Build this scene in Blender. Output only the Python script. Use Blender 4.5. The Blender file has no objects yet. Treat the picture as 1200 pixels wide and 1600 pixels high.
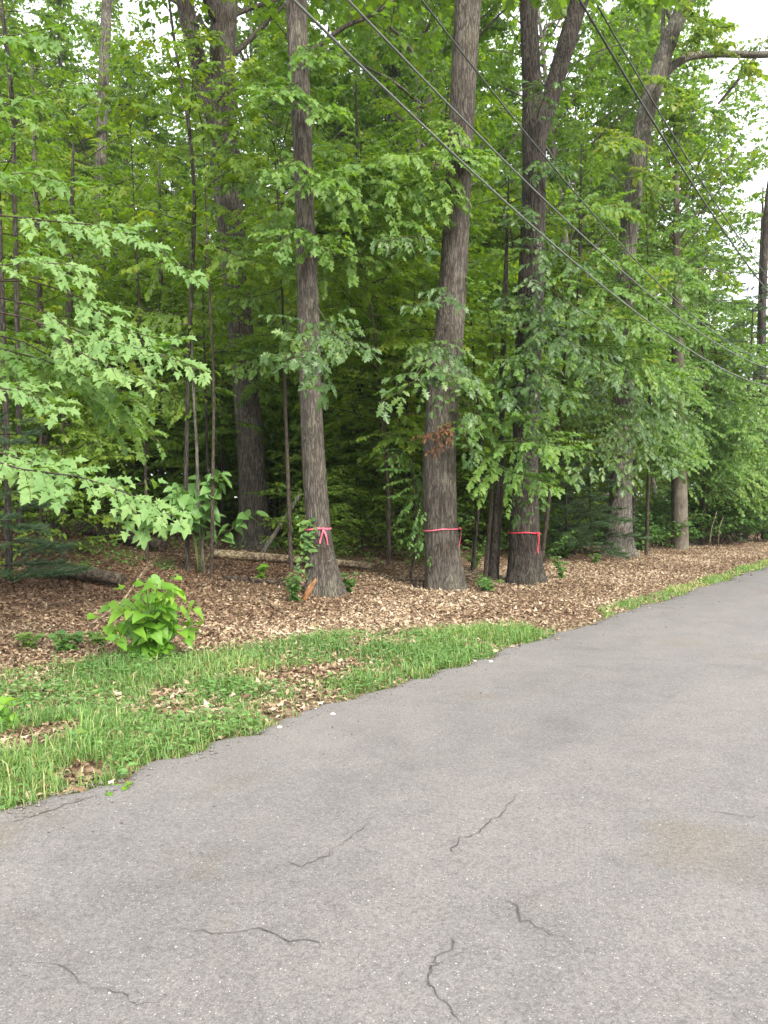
import bpy, math, random
import numpy as np
from mathutils import Vector, noise as mnoise

# ------------------------------------------------------------------ camera, world, sun, exposure
sc = bpy.context.scene
COL = sc.collection
CAMZ, FPX, HY = 1.6, 1200.0, 790.0
cam = bpy.data.cameras.new('camera')
cam.sensor_fit = 'VERTICAL'; cam.sensor_height = 36.0; cam.lens = 27.0
cam.clip_start = 0.05; cam.clip_end = 2000
camo = bpy.data.objects.new('camera', cam); COL.objects.link(camo)
camo.location = (0, 0, CAMZ)
camo.rotation_euler = (math.radians(90 - 0.48), 0, 0)
sc.camera = camo

SUN_EL, SUN_AZ = math.radians(42), math.radians(150)      # azimuth measured from +Y towards +X
w = bpy.data.worlds.new('World'); sc.world = w; w.use_nodes = True
wn = w.node_tree.nodes; wl = w.node_tree.links
wn.clear()
wo = wn.new('ShaderNodeOutputWorld'); wb = wn.new('ShaderNodeBackground')
sky = wn.new('ShaderNodeTexSky'); sky.sky_type = 'NISHITA'; sky.sun_disc = False
sky.sun_elevation = SUN_EL; sky.sun_rotation = SUN_AZ
sky.air_density = 1.0; sky.dust_density = 4.0; sky.ozone_density = 1.0
hs = wn.new('ShaderNodeMix'); hs.data_type = 'RGBA'; hs.inputs[0].default_value = 0.72
hs.inputs[7].default_value = (9.5, 9.6, 9.8, 1)           # thin bright overcast over the blue
wl.new(sky.outputs[0], hs.inputs[6]); wl.new(hs.outputs[2], wb.inputs[0])
wb.inputs[1].default_value = 0.13
wl.new(wb.outputs[0], wo.inputs[0])
sun = bpy.data.lights.new('sun', 'SUN'); sun.energy = 2.3; sun.angle = math.radians(14); sun.color = (1.0, 0.95, 0.86)
suno = bpy.data.objects.new('sun', sun); COL.objects.link(suno)
sdir = Vector((math.sin(SUN_AZ) * math.cos(SUN_EL), math.cos(SUN_AZ) * math.cos(SUN_EL), math.sin(SUN_EL)))
suno.rotation_euler = sdir.to_track_quat('Z', 'Y').to_euler(); suno.location = (20, -20, 40)
sc.view_settings.view_transform = 'Standard'; sc.view_settings.look = 'None'
sc.view_settings.exposure = 1.42; sc.view_settings.gamma = 1.0; sc.view_settings.use_curve_mapping = False
cy = sc.cycles
cy.max_bounces = 10; cy.diffuse_bounces = 6; cy.glossy_bounces = 2; cy.transmission_bounces = 8; cy.transparent_max_bounces = 4
cy.use_denoising = True
cy.sample_clamp_indirect = 6.0

# ------------------------------------------------------------------ numbers of the place
ND = np.array((0.8, -0.6)); UD = np.array((0.6, 0.8))      # across the road (to the right) and along it

def S(x, y): return -(0.8 * x - 0.6 * y) - 4.0             # metres into the wood from the road's left edge
def U(x, y): return 0.6 * x + 0.8 * y

def sstep(a, b, v):
    t = np.clip((np.asarray(v, float) - a) / (b - a), 0, 1); return t * t * (3 - 2 * t)

def gz(x, y):
    x = np.asarray(x, float); y = np.asarray(y, float)
    s = S(x, y)
    h = np.where(s < 0, -0.035 + 0 * s, -0.035 + 0.04 * sstep(0, 0.5, s) + 0.008 * np.clip(s, 0, 4))
    h = h + 0.085 * np.clip(s - 4, 0, 11) + 0.03 * np.clip(s - 15, 0, 60)
    h = h + 0.05 * sstep(0.6, 5, s) * (np.sin(x * 0.9 + 1.3 * np.sin(y * 0.37)) * np.cos(y * 0.7 + 0.4 * x))
    h = h + 0.025 * sstep(0.2, 2, s) * np.sin(x * 2.7 + y * 1.1) * np.sin(y * 2.3 - x * 0.7)
    return h

def P(px, py, d): return np.array(((px - 600) / FPX * d, d, CAMZ - (py - HY) / FPX * d))

def G(px, py):
    """where the sight line through a photo pixel meets the ground"""
    for d in np.arange(2.2, 90, 0.05):
        p = P(px, py, d)
        if p[2] <= gz(p[0], p[1]): return p
    return P(px, py, 90)

def vnoise(x, y, f, seed):
    """smooth value noise"""
    rs = np.random.default_rng(seed); tab = rs.random((64, 64)); x = x * f + 1000; y = y * f + 1000
    xi = np.floor(x).astype(int); yi = np.floor(y).astype(int); fx = x - xi; fy = y - yi; fx = fx * fx * (3 - 2 * fx); fy = fy * fy * (3 - 2 * fy)
    g = lambda a, b: tab[a % 64, b % 64]
    return (g(xi, yi) * (1 - fx) + g(xi + 1, yi) * fx) * (1 - fy) + (g(xi, yi + 1) * (1 - fx) + g(xi + 1, yi + 1) * fx) * fy

# ------------------------------------------------------------------ mesh helpers
def mesh_np(name, V, T, mats, tint=None, smooth=False, mat_idx=None):
    me = bpy.data.meshes.new(name)
    V = np.ascontiguousarray(V, np.float32); T = np.ascontiguousarray(T, np.int32)
    me.vertices.add(len(V)); me.vertices.foreach_set('co', V.ravel())
    me.loops.add(T.size); me.loops.foreach_set('vertex_index', T.ravel())
    me.polygons.add(len(T)); me.polygons.foreach_set('loop_start', np.arange(0, T.size, 3, dtype=np.int32))
    if smooth: me.polygons.foreach_set('use_smooth', np.ones(len(T), bool))
    for m in (mats if isinstance(mats, (list, tuple)) else [mats]): me.materials.append(m)
    if mat_idx is not None: me.polygons.foreach_set('material_index', np.asarray(mat_idx, np.int32))
    if tint is not None:
        a = me.attributes.new('tint', 'FLOAT', 'POINT'); a.data.foreach_set('value', np.ascontiguousarray(tint, np.float32))
    me.update(calc_edges=True); me.validate()
    return me

class Geo:
    def __init__(s): s.V = []; s.T = []; s.A = []; s.n = 0
    def add(s, V, T, a=0.5):
        V = np.asarray(V, float); T = np.asarray(T, int)
        s.V.append(V); s.T.append(T + s.n); s.A.append(np.full(len(V), a) if np.isscalar(a) else np.asarray(a)); s.n += len(V)
    def tube(s, pts, rad, sides=6, a=0.5, caps=True):
        pts = np.asarray(pts, float); n = len(pts); rad = np.broadcast_to(np.asarray(rad, float), (n,))
        d = np.gradient(pts, axis=0); d /= np.linalg.norm(d, axis=1)[:, None] + 1e-9
        ref = np.array((0., 0, 1)) if abs(d[:, 2]).mean() < 0.8 else np.array((1., 0, 0))
        u = np.cross(d, ref); u /= np.linalg.norm(u, axis=1)[:, None] + 1e-9
        v = np.cross(d, u)
        th = np.arange(sides) * 2 * math.pi / sides
        V = pts[:, None, :] + rad[:, None, None] * (np.cos(th)[None, :, None] * u[:, None, :] + np.sin(th)[None, :, None] * v[:, None, :])
        T = grid_tris(n, sides)
        V = V.reshape(-1, 3)
        if caps:
            c = len(V); V = np.vstack((V, pts[:1], pts[-1:]))
            k = np.arange(sides); k2 = (k + 1) % sides
            T = np.vstack((T, np.stack((np.full(sides, c), k2, k), 1), np.stack((np.full(sides, c + 1), (n - 1) * sides + k, (n - 1) * sides + k2), 1)))
        s.add(V, T, a)
    def box(s, c, size, a=0.5):
        c = np.asarray(c, float); h = np.asarray(size, float) / 2
        V = np.array([(x, y, z) for x in (-1, 1) for y in (-1, 1) for z in (-1, 1)]) * h + c
        Q = [(0, 1, 3, 2), (4, 6, 7, 5), (0, 4, 5, 1), (2, 3, 7, 6), (0, 2, 6, 4), (1, 5, 7, 3)]
        s.add(V, [t for q in Q for t in ((q[0], q[1], q[2]), (q[0], q[2], q[3]))], a)
    def mesh(s, name, mats, smooth=False, off=None):
        V = np.vstack(s.V) if s.V else np.zeros((0, 3)); T = np.vstack(s.T) if s.T else np.zeros((0, 3), int)
        if off is not None: V = V - np.asarray(off)
        return mesh_np(name, V, T, mats, np.concatenate(s.A) if s.A else np.zeros(0), smooth)

def grid_tris(n, sides):
    i = np.arange(n - 1)[:, None] * sides; k = np.arange(sides)[None, :]; k2 = (k + 1) % sides
    a = (i + k).ravel(); b = (i + k2).ravel(); c = (i + sides + k2).ravel(); e = (i + sides + k).ravel()
    return np.vstack((np.stack((a, b, c), 1), np.stack((a, c, e), 1)))

def obj(name, me, parent=None, loc=None):
    o = bpy.data.objects.new(name, me); COL.objects.link(o)
    if parent is not None: o.parent = parent
    if loc is not None: o.location = loc
    return o

def tag(o, label=None, cat=None, group=None, kind=None):
    if label: o['label'] = label
    if cat: o['category'] = cat
    if group: o['group'] = group
    if kind: o['kind'] = kind
    return o

def thing(name, loc, label, cat, group=None):
    o = bpy.data.objects.new(name, None); COL.objects.link(o)
    o.location = loc; o.empty_display_size = 0.1
    return tag(o, label, cat, group)

def copy_tree(o, parent=None):
    c = o.copy(); COL.objects.link(c)
    if parent is not None: c.parent = parent
    for ch in list(KIDS.get(o.name, [])):
        k = ch.copy(); COL.objects.link(k); k.parent = c
    return c
KIDS = {}

# ------------------------------------------------------------------ materials
def new_mat(name):
    m = bpy.data.materials.new(name); m.use_nodes = True
    nt = m.node_tree; nt.nodes.clear()
    out = nt.nodes.new('ShaderNodeOutputMaterial')
    return m, nt, out

def N(nt, typ, **kw):
    n = nt.nodes.new(typ)
    for k, v in kw.items(): setattr(n, k, v)
    return n

def ramp(nt, stops, fac):
    r = N(nt, 'ShaderNodeValToRGB'); e = r.color_ramp.elements
    while len(e) < len(stops): e.new(0.5)
    for el, (p, c) in zip(e, stops): el.position = p; el.color = (*c, 1)
    nt.links.new(fac, r.inputs[0]); return r

def leaf_mat(name, stops, trans=0.38, rough=0.5, spec=0.35, tcol=(1.45, 1.5, 0.42)):
    """stops: dark to light; the leaf's own tint plus a shift per tree"""
    m, nt, out = new_mat(name); L = nt.links
    at = N(nt, 'ShaderNodeAttribute', attribute_name='tint'); oi = N(nt, 'ShaderNodeObjectInfo')
    mr = N(nt, 'ShaderNodeMapRange'); mr.inputs[3].default_value = -0.2; mr.inputs[4].default_value = 0.2
    L.new(oi.outputs['Random'], mr.inputs[0])
    ad = N(nt, 'ShaderNodeMath', operation='ADD', use_clamp=True)
    L.new(at.outputs['Fac'], ad.inputs[0]); L.new(mr.outputs[0], ad.inputs[1])
    r = ramp(nt, stops, ad.outputs[0])
    pb = N(nt, 'ShaderNodeBsdfPrincipled'); pb.inputs['Roughness'].default_value = rough
    pb.inputs['Specular IOR Level'].default_value = spec
    L.new(r.outputs[0], pb.inputs['Base Color'])
    tr = N(nt, 'ShaderNodeBsdfTranslucent')
    mx = N(nt, 'ShaderNodeMix', data_type='RGBA', blend_type='MULTIPLY'); mx.inputs[0].default_value = 1
    L.new(r.outputs[0], mx.inputs[6]); mx.inputs[7].default_value = (*tcol, 1)
    L.new(mx.outputs[2], tr.inputs[0])
    ms = N(nt, 'ShaderNodeMixShader'); ms.inputs[0].default_value = trans
    L.new(pb.outputs[0], ms.inputs[1]); L.new(tr.outputs[0], ms.inputs[2]); L.new(ms.outputs[0], out.inputs[0])
    return m

def bark_mat(name, dark, light, sx=22, sz=3.0, bump=0.8, moss=0.0):
    m, nt, out = new_mat(name); L = nt.links
    tc = N(nt, 'ShaderNodeTexCoord'); mp = N(nt, 'ShaderNodeMapping'); mp.inputs['Scale'].default_value = (sx, sx, sz)
    L.new(tc.outputs['Object'], mp.inputs[0])
    def nz(scale, det, ro, dist, src):
        n = N(nt, 'ShaderNodeTexNoise'); n.inputs['Scale'].default_value = scale; n.inputs['Detail'].default_value = det
        n.inputs['Roughness'].default_value = ro; n.inputs['Distortion'].default_value = dist; L.new(src, n.inputs[0]); return n
    def ridge(n, wdt):
        a = N(nt, 'ShaderNodeMath', operation='SUBTRACT'); L.new(n.outputs[0], a.inputs[0]); a.inputs[1].default_value = 0.5
        b = N(nt, 'ShaderNodeMath', operation='ABSOLUTE'); L.new(a.outputs[0], b.inputs[0])
        m_ = N(nt, 'ShaderNodeMapRange', interpolation_type='SMOOTHSTEP'); m_.inputs[2].default_value = wdt; L.new(b.outputs[0], m_.inputs[0]); return m_
    f1 = ridge(nz(1.0, 3, 0.5, 0.5, mp.outputs[0]), 0.10); f2 = ridge(nz(1.9, 4, 0.6, 0.8, mp.outputs[0]), 0.07)
    n1 = nz(5.0, 6, 0.7, 0.2, mp.outputs[0]); brk = nz(11, 4, 0.6, 0.3, tc.outputs['Object'])
    mm = N(nt, 'ShaderNodeMath', operation='MULTIPLY'); L.new(f1.outputs[0], mm.inputs[0])
    f2m = N(nt, 'ShaderNodeMapRange'); f2m.inputs[3].default_value = 0.45; L.new(f2.outputs[0], f2m.inputs[0]); L.new(f2m.outputs[0], mm.inputs[1])
    m2 = N(nt, 'ShaderNodeMath', operation='MULTIPLY'); L.new(mm.outputs[0], m2.inputs[0])
    nm = N(nt, 'ShaderNodeMapRange'); nm.inputs[1].default_value = 0.3; nm.inputs[2].default_value = 0.75; nm.inputs[3].default_value = 0.5; nm.inputs[4].default_value = 1.1; L.new(n1.outputs[0], nm.inputs[0]); L.new(nm.outputs[0], m2.inputs[1])
    ad = N(nt, 'ShaderNodeMath', operation='MULTIPLY'); L.new(m2.outputs[0], ad.inputs[0])
    bm_ = N(nt, 'ShaderNodeMapRange'); bm_.inputs[1].default_value = 0.3; bm_.inputs[2].default_value = 0.55; bm_.inputs[3].default_value = 0.7; L.new(brk.outputs[0], bm_.inputs[0]); L.new(bm_.outputs[0], ad.inputs[1])
    r = ramp(nt, [(0.05, dark), (0.5, tuple(0.5 * a + 0.5 * b for a, b in zip(dark, light))), (0.95, light)], ad.outputs[0])
    # large patches: lichen-grey and brownish
    n2 = N(nt, 'ShaderNodeTexNoise'); n2.inputs['Scale'].default_value = 1.7; n2.inputs['Detail'].default_value = 5
    L.new(tc.outputs['Object'], n2.inputs[0])
    r2 = ramp(nt, [(0.32, (0.68, 0.64, 0.60)), (0.48, (1, 1, 1)), (0.60, (1.12, 1.14, 1.08)), (0.70, (1.42, 1.50, 1.34))], n2.outputs[0])
    mx = N(nt, 'ShaderNodeMix', data_type='RGBA', blend_type='MULTIPLY'); mx.inputs[0].default_value = 1
    L.new(r.outputs[0], mx.inputs[6]); L.new(r2.outputs[0], mx.inputs[7])
    pb = N(nt, 'ShaderNodeBsdfPrincipled'); pb.inputs['Roughness'].default_value = 0.9; pb.inputs['Specular IOR Level'].default_value = 0.15
    L.new(mx.outputs[2], pb.inputs['Base Color'])
    bp = N(nt, 'ShaderNodeBump'); bp.inputs['Strength'].default_value = bump; bp.inputs['Distance'].default_value = 0.03
    L.new(ad.outputs[0], bp.inputs['Height']); L.new(bp.outputs[0], pb.inputs['Normal'])
    L.new(pb.outputs[0], out.inputs[0])
    return m

def plain_mat(name, col, rough=0.7, spec=0.3, var=0.25, scale=30, trans=0):
    m, nt, out = new_mat(name); L = nt.links
    tc = N(nt, 'ShaderNodeTexCoord'); n = N(nt, 'ShaderNodeTexNoise'); n.inputs['Scale'].default_value = scale; n.inputs['Detail'].default_value = 5
    L.new(tc.outputs['Object'], n.inputs[0])
    r = ramp(nt, [(0.3, tuple(c * (1 - var) for c in col)), (0.7, tuple(min(1, c * (1 + var)) for c in col))], n.outputs[0])
    pb = N(nt, 'ShaderNodeBsdfPrincipled'); pb.inputs['Roughness'].default_value = rough; pb.inputs['Specular IOR Level'].default_value = spec
    L.new(r.outputs[0], pb.inputs['Base Color'])
    bp = N(nt, 'ShaderNodeBump'); bp.inputs['Strength'].default_value = 0.3; bp.inputs['Distance'].default_value = 0.01
    L.new(n.outputs[0], bp.inputs['Height']); L.new(bp.outputs[0], pb.inputs['Normal'])
    if trans:
        t = N(nt, 'ShaderNodeBsdfTranslucent'); L.new(r.outputs[0], t.inputs[0])
        ms = N(nt, 'ShaderNodeMixShader'); ms.inputs[0].default_value = trans
        L.new(pb.outputs[0], ms.inputs[1]); L.new(t.outputs[0], ms.inputs[2]); L.new(ms.outputs[0], out.inputs[0])
    else: L.new(pb.outputs[0], out.inputs[0])
    return m

M = {}
M['maple'] = leaf_mat('maple_leaf', [(0.0, (0.058, 0.125, 0.026)), (0.45, (0.118, 0.205, 0.030)), (0.8, (0.155, 0.25, 0.036)), (1.0, (0.215, 0.27, 0.032))], 0.54)
M['maple_near'] = leaf_mat('maple_leaf_pale', [(0.0, (0.10, 0.195, 0.055)), (0.5, (0.15, 0.265, 0.08)), (1.0, (0.20, 0.31, 0.10))], 0.36, 0.55)
M['oak'] = leaf_mat('oak_leaf_glossy', [(0.0, (0.042, 0.095, 0.028)), (0.6, (0.075, 0.145, 0.040)), (1.0, (0.125, 0.205, 0.05))], 0.36, 0.4, 0.4)
M['canopy'] = leaf_mat('canopy_leaf', [(0.0, (0.058, 0.120, 0.032)), (0.5, (0.112, 0.20, 0.034)), (0.85, (0.15, 0.245, 0.04)), (1.0, (0.215, 0.27, 0.036))], 0.54, 0.45)
M['sunny'] = leaf_mat('roadside_leaf', [(0.0, (0.075, 0.155, 0.035)), (0.5, (0.115, 0.22, 0.045)), (1.0, (0.19, 0.29, 0.06))], 0.42, 0.48)
M['broad'] = leaf_mat('broad_leaf', [(0.0, (0.075, 0.19, 0.022)), (0.5, (0.13, 0.29, 0.03)), (1.0, (0.21, 0.36, 0.04))], 0.36, 0.45)
M['broad_dark'] = leaf_mat('broad_leaf_dark', [(0.0, (0.085, 0.20, 0.05)), (1.0, (0.15, 0.28, 0.08))], 0.3, 0.45)
M['pine'] = leaf_mat('pine_needle', [(0.0, (0.04, 0.085, 0.04)), (1.0, (0.09, 0.15, 0.06))], 0.15, 0.5, 0.3, (1.2, 1.2, 0.8))
M['grass'] = leaf_mat('grass_blade', [(0.0, (0.08, 0.175, 0.05)), (0.5, (0.14, 0.265, 0.075)), (0.85, (0.23, 0.34, 0.095)), (1.0, (0.42, 0.38, 0.19))], 0.3, 0.5)
M['under'] = leaf_mat('undergrowth_leaf', [(0.0, (0.045, 0.11, 0.03)), (0.6, (0.085, 0.185, 0.04)), (1.0, (0.14, 0.24, 0.05))], 0.35, 0.5)
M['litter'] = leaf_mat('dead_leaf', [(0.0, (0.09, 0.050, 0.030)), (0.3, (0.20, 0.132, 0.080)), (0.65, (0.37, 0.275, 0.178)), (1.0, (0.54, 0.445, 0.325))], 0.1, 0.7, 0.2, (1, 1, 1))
M['rust'] = leaf_mat('withered_leaf', [(0.0, (0.11, 0.05, 0.025)), (1.0, (0.24, 0.12, 0.055))], 0.2, 0.6, 0.2, (1, 0.9, 0.6))
M['yellow'] = leaf_mat('yellow_leaf', [(0.0, (0.42, 0.33, 0.03)), (1.0, (0.55, 0.42, 0.05))], 0.3, 0.5)
M['bark'] = bark_mat('oak_bark', (0.052, 0.045, 0.038), (0.215, 0.19, 0.162))
M['bark_dark'] = bark_mat('dark_bark', (0.026, 0.022, 0.019), (0.13, 0.114, 0.097))
M['bark_grey'] = bark_mat('grey_bark', (0.070, 0.062, 0.054), (0.30, 0.275, 0.24))
M['bark_smooth'] = bark_mat('smooth_bark', (0.085, 0.072, 0.058), (0.21, 0.182, 0.145), 30, 2.0, 0.25)
M['twig'] = bark_mat('twig_bark', (0.03, 0.024, 0.02), (0.12, 0.095, 0.075), 30, 8, 0.3)
M['stem'] = plain_mat('green_stem', (0.12, 0.16, 0.05), 0.6)
M['log'] = bark_mat('log_bark', (0.09, 0.065, 0.045), (0.40, 0.32, 0.22), 9, 9, 0.6)
M['log_dark'] = bark_mat('rotten_log', (0.03, 0.024, 0.02), (0.15, 0.115, 0.085), 9, 9, 0.7)
M['splinter'] = plain_mat('splintered_wood', (0.27, 0.135, 0.06), 0.8, 0.2, 0.6, 14)
M['pink'] = plain_mat('pink_flagging_tape', (0.85, 0.17, 0.25), 0.45, 0.4, 0.08, 20, 0.25)
M['red'] = plain_mat('red_flagging_tape', (0.72, 0.045, 0.08), 0.45, 0.4, 0.08, 20, 0.2)
M['wire'] = plain_mat('cable_sheath', (0.055, 0.06, 0.055), 0.5, 0.4, 0.2, 3)
M['wire_pale'] = plain_mat('weathered_cable', (0.11, 0.12, 0.11), 0.5, 0.4, 0.2, 3)
M['stone'] = plain_mat('pale_stone', (0.36, 0.31, 0.26), 0.85, 0.2, 0.25, 25)
M['stone_grey'] = plain_mat('grey_grit', (0.16, 0.148, 0.135), 0.9, 0.2, 0.5, 40)
M['scrap'] = plain_mat('paper_scrap', (0.62, 0.61, 0.58), 0.7, 0.2, 0.05, 25)
M['crack'] = plain_mat('crack_dirt', (0.078, 0.072, 0.067), 0.95, 0.1, 0.4, 60)

def asphalt():
    m, nt, out = new_mat('worn_asphalt'); L = nt.links
    tc = N(nt, 'ShaderNodeTexCoord')
    def noise(sc_, det=4, ro=0.55):
        n = N(nt, 'ShaderNodeTexNoise'); n.inputs['Scale'].default_value = sc_; n.inputs['Detail'].default_value = det; n.inputs['Roughness'].default_value = ro
        L.new(tc.outputs['Object'], n.inputs[0]); return n
    big = noise(0.35, 5, 0.6); mid = noise(2.6, 6, 0.65); fine = noise(150, 3, 0.7); grit = noise(55, 5, 0.8)
    base = ramp(nt, [(0.3, (0.128, 0.121, 0.116)), (0.5, (0.145, 0.137, 0.131)), (0.72, (0.161, 0.151, 0.143))], big.outputs[0])
    def mul(a, stops, fac, f=1.0):
        r = ramp(nt, stops, fac); x = N(nt, 'ShaderNodeMix', data_type='RGBA', blend_type='MULTIPLY'); x.inputs[0].default_value = f
        L.new(a, x.inputs[6]); L.new(r.outputs[0], x.inputs[7]); return x.outputs[2]
    c = mul(base.outputs[0], [(0.32, (0.88, 0.88, 0.88)), (0.55, (1, 1, 1)), (0.75, (1.1, 1.08, 1.05))], mid.outputs[0])
    c = mul(c, [(0.32, (0.60, 0.60, 0.60)), (0.5, (1, 1, 1)), (0.68, (1.30, 1.29, 1.27))], grit.outputs[0])
    c = mul(c, [(0.3, (0.65, 0.65, 0.65)), (0.5, (1, 1, 1)), (0.72, (1.35, 1.33, 1.3))], fine.outputs[0])
    # pale stones of the aggregate: each voronoi cell is either tar or a chip
    for scale, lo, hi, rad, col in ((95, 0.91, 0.93, 0.34, (0.34, 0.325, 0.305)), (170, 0.80, 0.84, 0.40, (0.27, 0.257, 0.243)), (48, 0.982, 0.986, 0.24, (0.46, 0.445, 0.41))):
        v = N(nt, 'ShaderNodeTexVoronoi'); v.inputs['Scale'].default_value = scale; L.new(tc.outputs['Object'], v.inputs[0])
        sp = N(nt, 'ShaderNodeSeparateColor'); L.new(v.outputs['Color'], sp.inputs[0])
        g1 = N(nt, 'ShaderNodeMapRange'); g1.inputs[1].default_value = lo; g1.inputs[2].default_value = hi; L.new(sp.outputs[0], g1.inputs[0])
        g2 = N(nt, 'ShaderNodeMapRange'); g2.inputs[1].default_value = rad; g2.inputs[2].default_value = rad * 0.6; L.new(v.outputs['Distance'], g2.inputs[0])
        mm = N(nt, 'ShaderNodeMath', operation='MULTIPLY'); L.new(g1.outputs[0], mm.inputs[0]); L.new(g2.outputs[0], mm.inputs[1])
        x = N(nt, 'ShaderNodeMix', data_type='RGBA'); L.new(mm.outputs[0], x.inputs[0]); L.new(c, x.inputs[6]); x.inputs[7].default_value = (*col, 1)
        c = x.outputs[2]
    # worn wheel tracks along the road, and darker patches
    mp = N(nt, 'ShaderNodeMapping'); mp.inputs['Rotation'].default_value = (0, 0, math.atan2(0.6, 0.8)); L.new(tc.outputs['Object'], mp.inputs[0])
    mp2 = N(nt, 'ShaderNodeMapping'); mp2.inputs['Scale'].default_value = (0.62, 0.05, 1); L.new(mp.outputs[0], mp2.inputs[0])
    tk = N(nt, 'ShaderNodeTexNoise'); tk.inputs['Scale'].default_value = 1.0; tk.inputs['Detail'].default_value = 4; L.new(mp2.outputs[0], tk.inputs[0])
    c = mul(c, [(0.34, (0.87, 0.87, 0.87)), (0.52, (1, 1, 1)), (0.68, (1.09, 1.08, 1.07))], tk.outputs[0])
    pa = noise(1.1, 7, 0.7); pa.inputs['Distortion'].default_value = 1.2
    c = mul(c, [(0.32, (0.88, 0.88, 0.88)), (0.46, (1, 1, 1)), (0.64, (1.0, 1.0, 1.0)), (0.74, (1.07, 1.04, 1.0))], pa.outputs[0])
    # brownish stains where water stood
    st = noise(0.9, 3, 0.5); st.inputs['Distortion'].default_value = 0.6
    c = mul(c, [(0.60, (1, 1, 1)), (0.72, (0.93, 0.86, 0.76))], st.outputs[0], 0.8)
    pb = N(nt, 'ShaderNodeBsdfPrincipled'); pb.inputs['Roughness'].default_value = 0.85; pb.inputs['Specular IOR Level'].default_value = 0.3
    L.new(c, pb.inputs['Base Color'])
    bp = N(nt, 'ShaderNodeBump'); bp.inputs['Strength'].default_value = 0.6; bp.inputs['Distance'].default_value = 0.006
    L.new(grit.outputs[0], bp.inputs['Height']); L.new(bp.outputs[0], pb.inputs['Normal'])
    L.new(pb.outputs[0], out.inputs[0]); return m
M['asphalt'] = asphalt()

def soil():
    m, nt, out = new_mat('forest_soil'); L = nt.links
    tc = N(nt, 'ShaderNodeTexCoord')
    n = N(nt, 'ShaderNodeTexNoise'); n.inputs['Scale'].default_value = 16; n.inputs['Detail'].default_value = 8; n.inputs['Roughness'].default_value = 0.75
    L.new(tc.outputs['Object'], n.inputs[0])
    v = N(nt, 'ShaderNodeTexVoronoi'); v.inputs['Scale'].default_value = 22; L.new(tc.outputs['Object'], v.inputs[0])
    sp = N(nt, 'ShaderNodeSeparateColor'); L.new(v.outputs['Color'], sp.inputs[0])
    r = ramp(nt, [(0.0, (0.05, 0.032, 0.021)), (0.4, (0.12, 0.075, 0.048)), (0.8, (0.22, 0.145, 0.095)), (1, (0.33, 0.245, 0.175))], sp.outputs[0])
    r2 = ramp(nt, [(0.3, (0.6, 0.6, 0.6)), (0.7, (1.25, 1.25, 1.25))], n.outputs[0])
    x = N(nt, 'ShaderNodeMix', data_type='RGBA', blend_type='MULTIPLY'); x.inputs[0].default_value = 1
    L.new(r.outputs[0], x.inputs[6]); L.new(r2.outputs[0], x.inputs[7])
    pb = N(nt, 'ShaderNodeBsdfPrincipled'); pb.inputs['Roughness'].default_value = 0.95; pb.inputs['Specular IOR Level'].default_value = 0.1
    L.new(x.outputs[2], pb.inputs['Base Color'])
    bp = N(nt, 'ShaderNodeBump'); bp.inputs['Strength'].default_value = 0.8; bp.inputs['Distance'].default_value = 0.03
    L.new(n.outputs[0], bp.inputs['Height']); L.new(bp.outputs[0], pb.inputs['Normal'])
    L.new(pb.outputs[0], out.inputs[0]); return m
M['soil'] = soil()

# ------------------------------------------------------------------ the ground and the road
def ground():
    def axis(vals): return np.unique(np.concatenate(vals))
    ss = axis([np.arange(-240, -20, 20), np.arange(-20, -7, 1.0), np.arange(-7, 0, 0.7), np.arange(0, 16, 0.16), np.arange(16, 40, 1.0), np.arange(40, 260, 20)])
    uu = axis([np.arange(-240, -10, 15), np.arange(-10, 0, 1.0), np.arange(0, 40, 0.22), np.arange(40, 80, 1.0), np.arange(80, 320, 20)])
    Sg, Ug = np.meshgrid(ss, uu, indexing='ij')
    nn = -(Sg + 4.0)                                   # coordinate along ND
    x = nn * ND[0] + Ug * UD[0]; y = nn * ND[1] + Ug * UD[1]
    z = gz(x, y)
    V = np.stack((x, y, z), -1).reshape(-1, 3); a, b = Sg.shape
    i, j = np.meshgrid(np.arange(a - 1), np.arange(b - 1), indexing='ij'); k = (i * b + j).ravel()
    T = np.vstack((np.stack((k, k + b, k + b + 1), 1), np.stack((k, k + b + 1, k + 1), 1)))
    # keep the upper side up
    A = V[T[0, 1]] - V[T[0, 0]]; B = V[T[0, 2]] - V[T[0, 0]]
    if np.cross(A, B)[2] < 0: T = T[:, ::-1]
    tag(obj('ground', mesh_np('ground', V, T, M['soil'], smooth=True)), kind='structure')
ground()

def edge_wobble(u):
    return 0.03 * np.sin(u * 7.3 + 2 * np.sin(u * 1.9)) + 0.02 * np.sin(u * 17 + 3 * np.sin(u * 3)) + 0.05 * np.sin(u * 1.7) + 0.035 * np.sin(u * 4.1 + 1) + 0.02 * np.sin(u * 11.3) + 0.012 * np.sin(u * 27 + 2)

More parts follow.
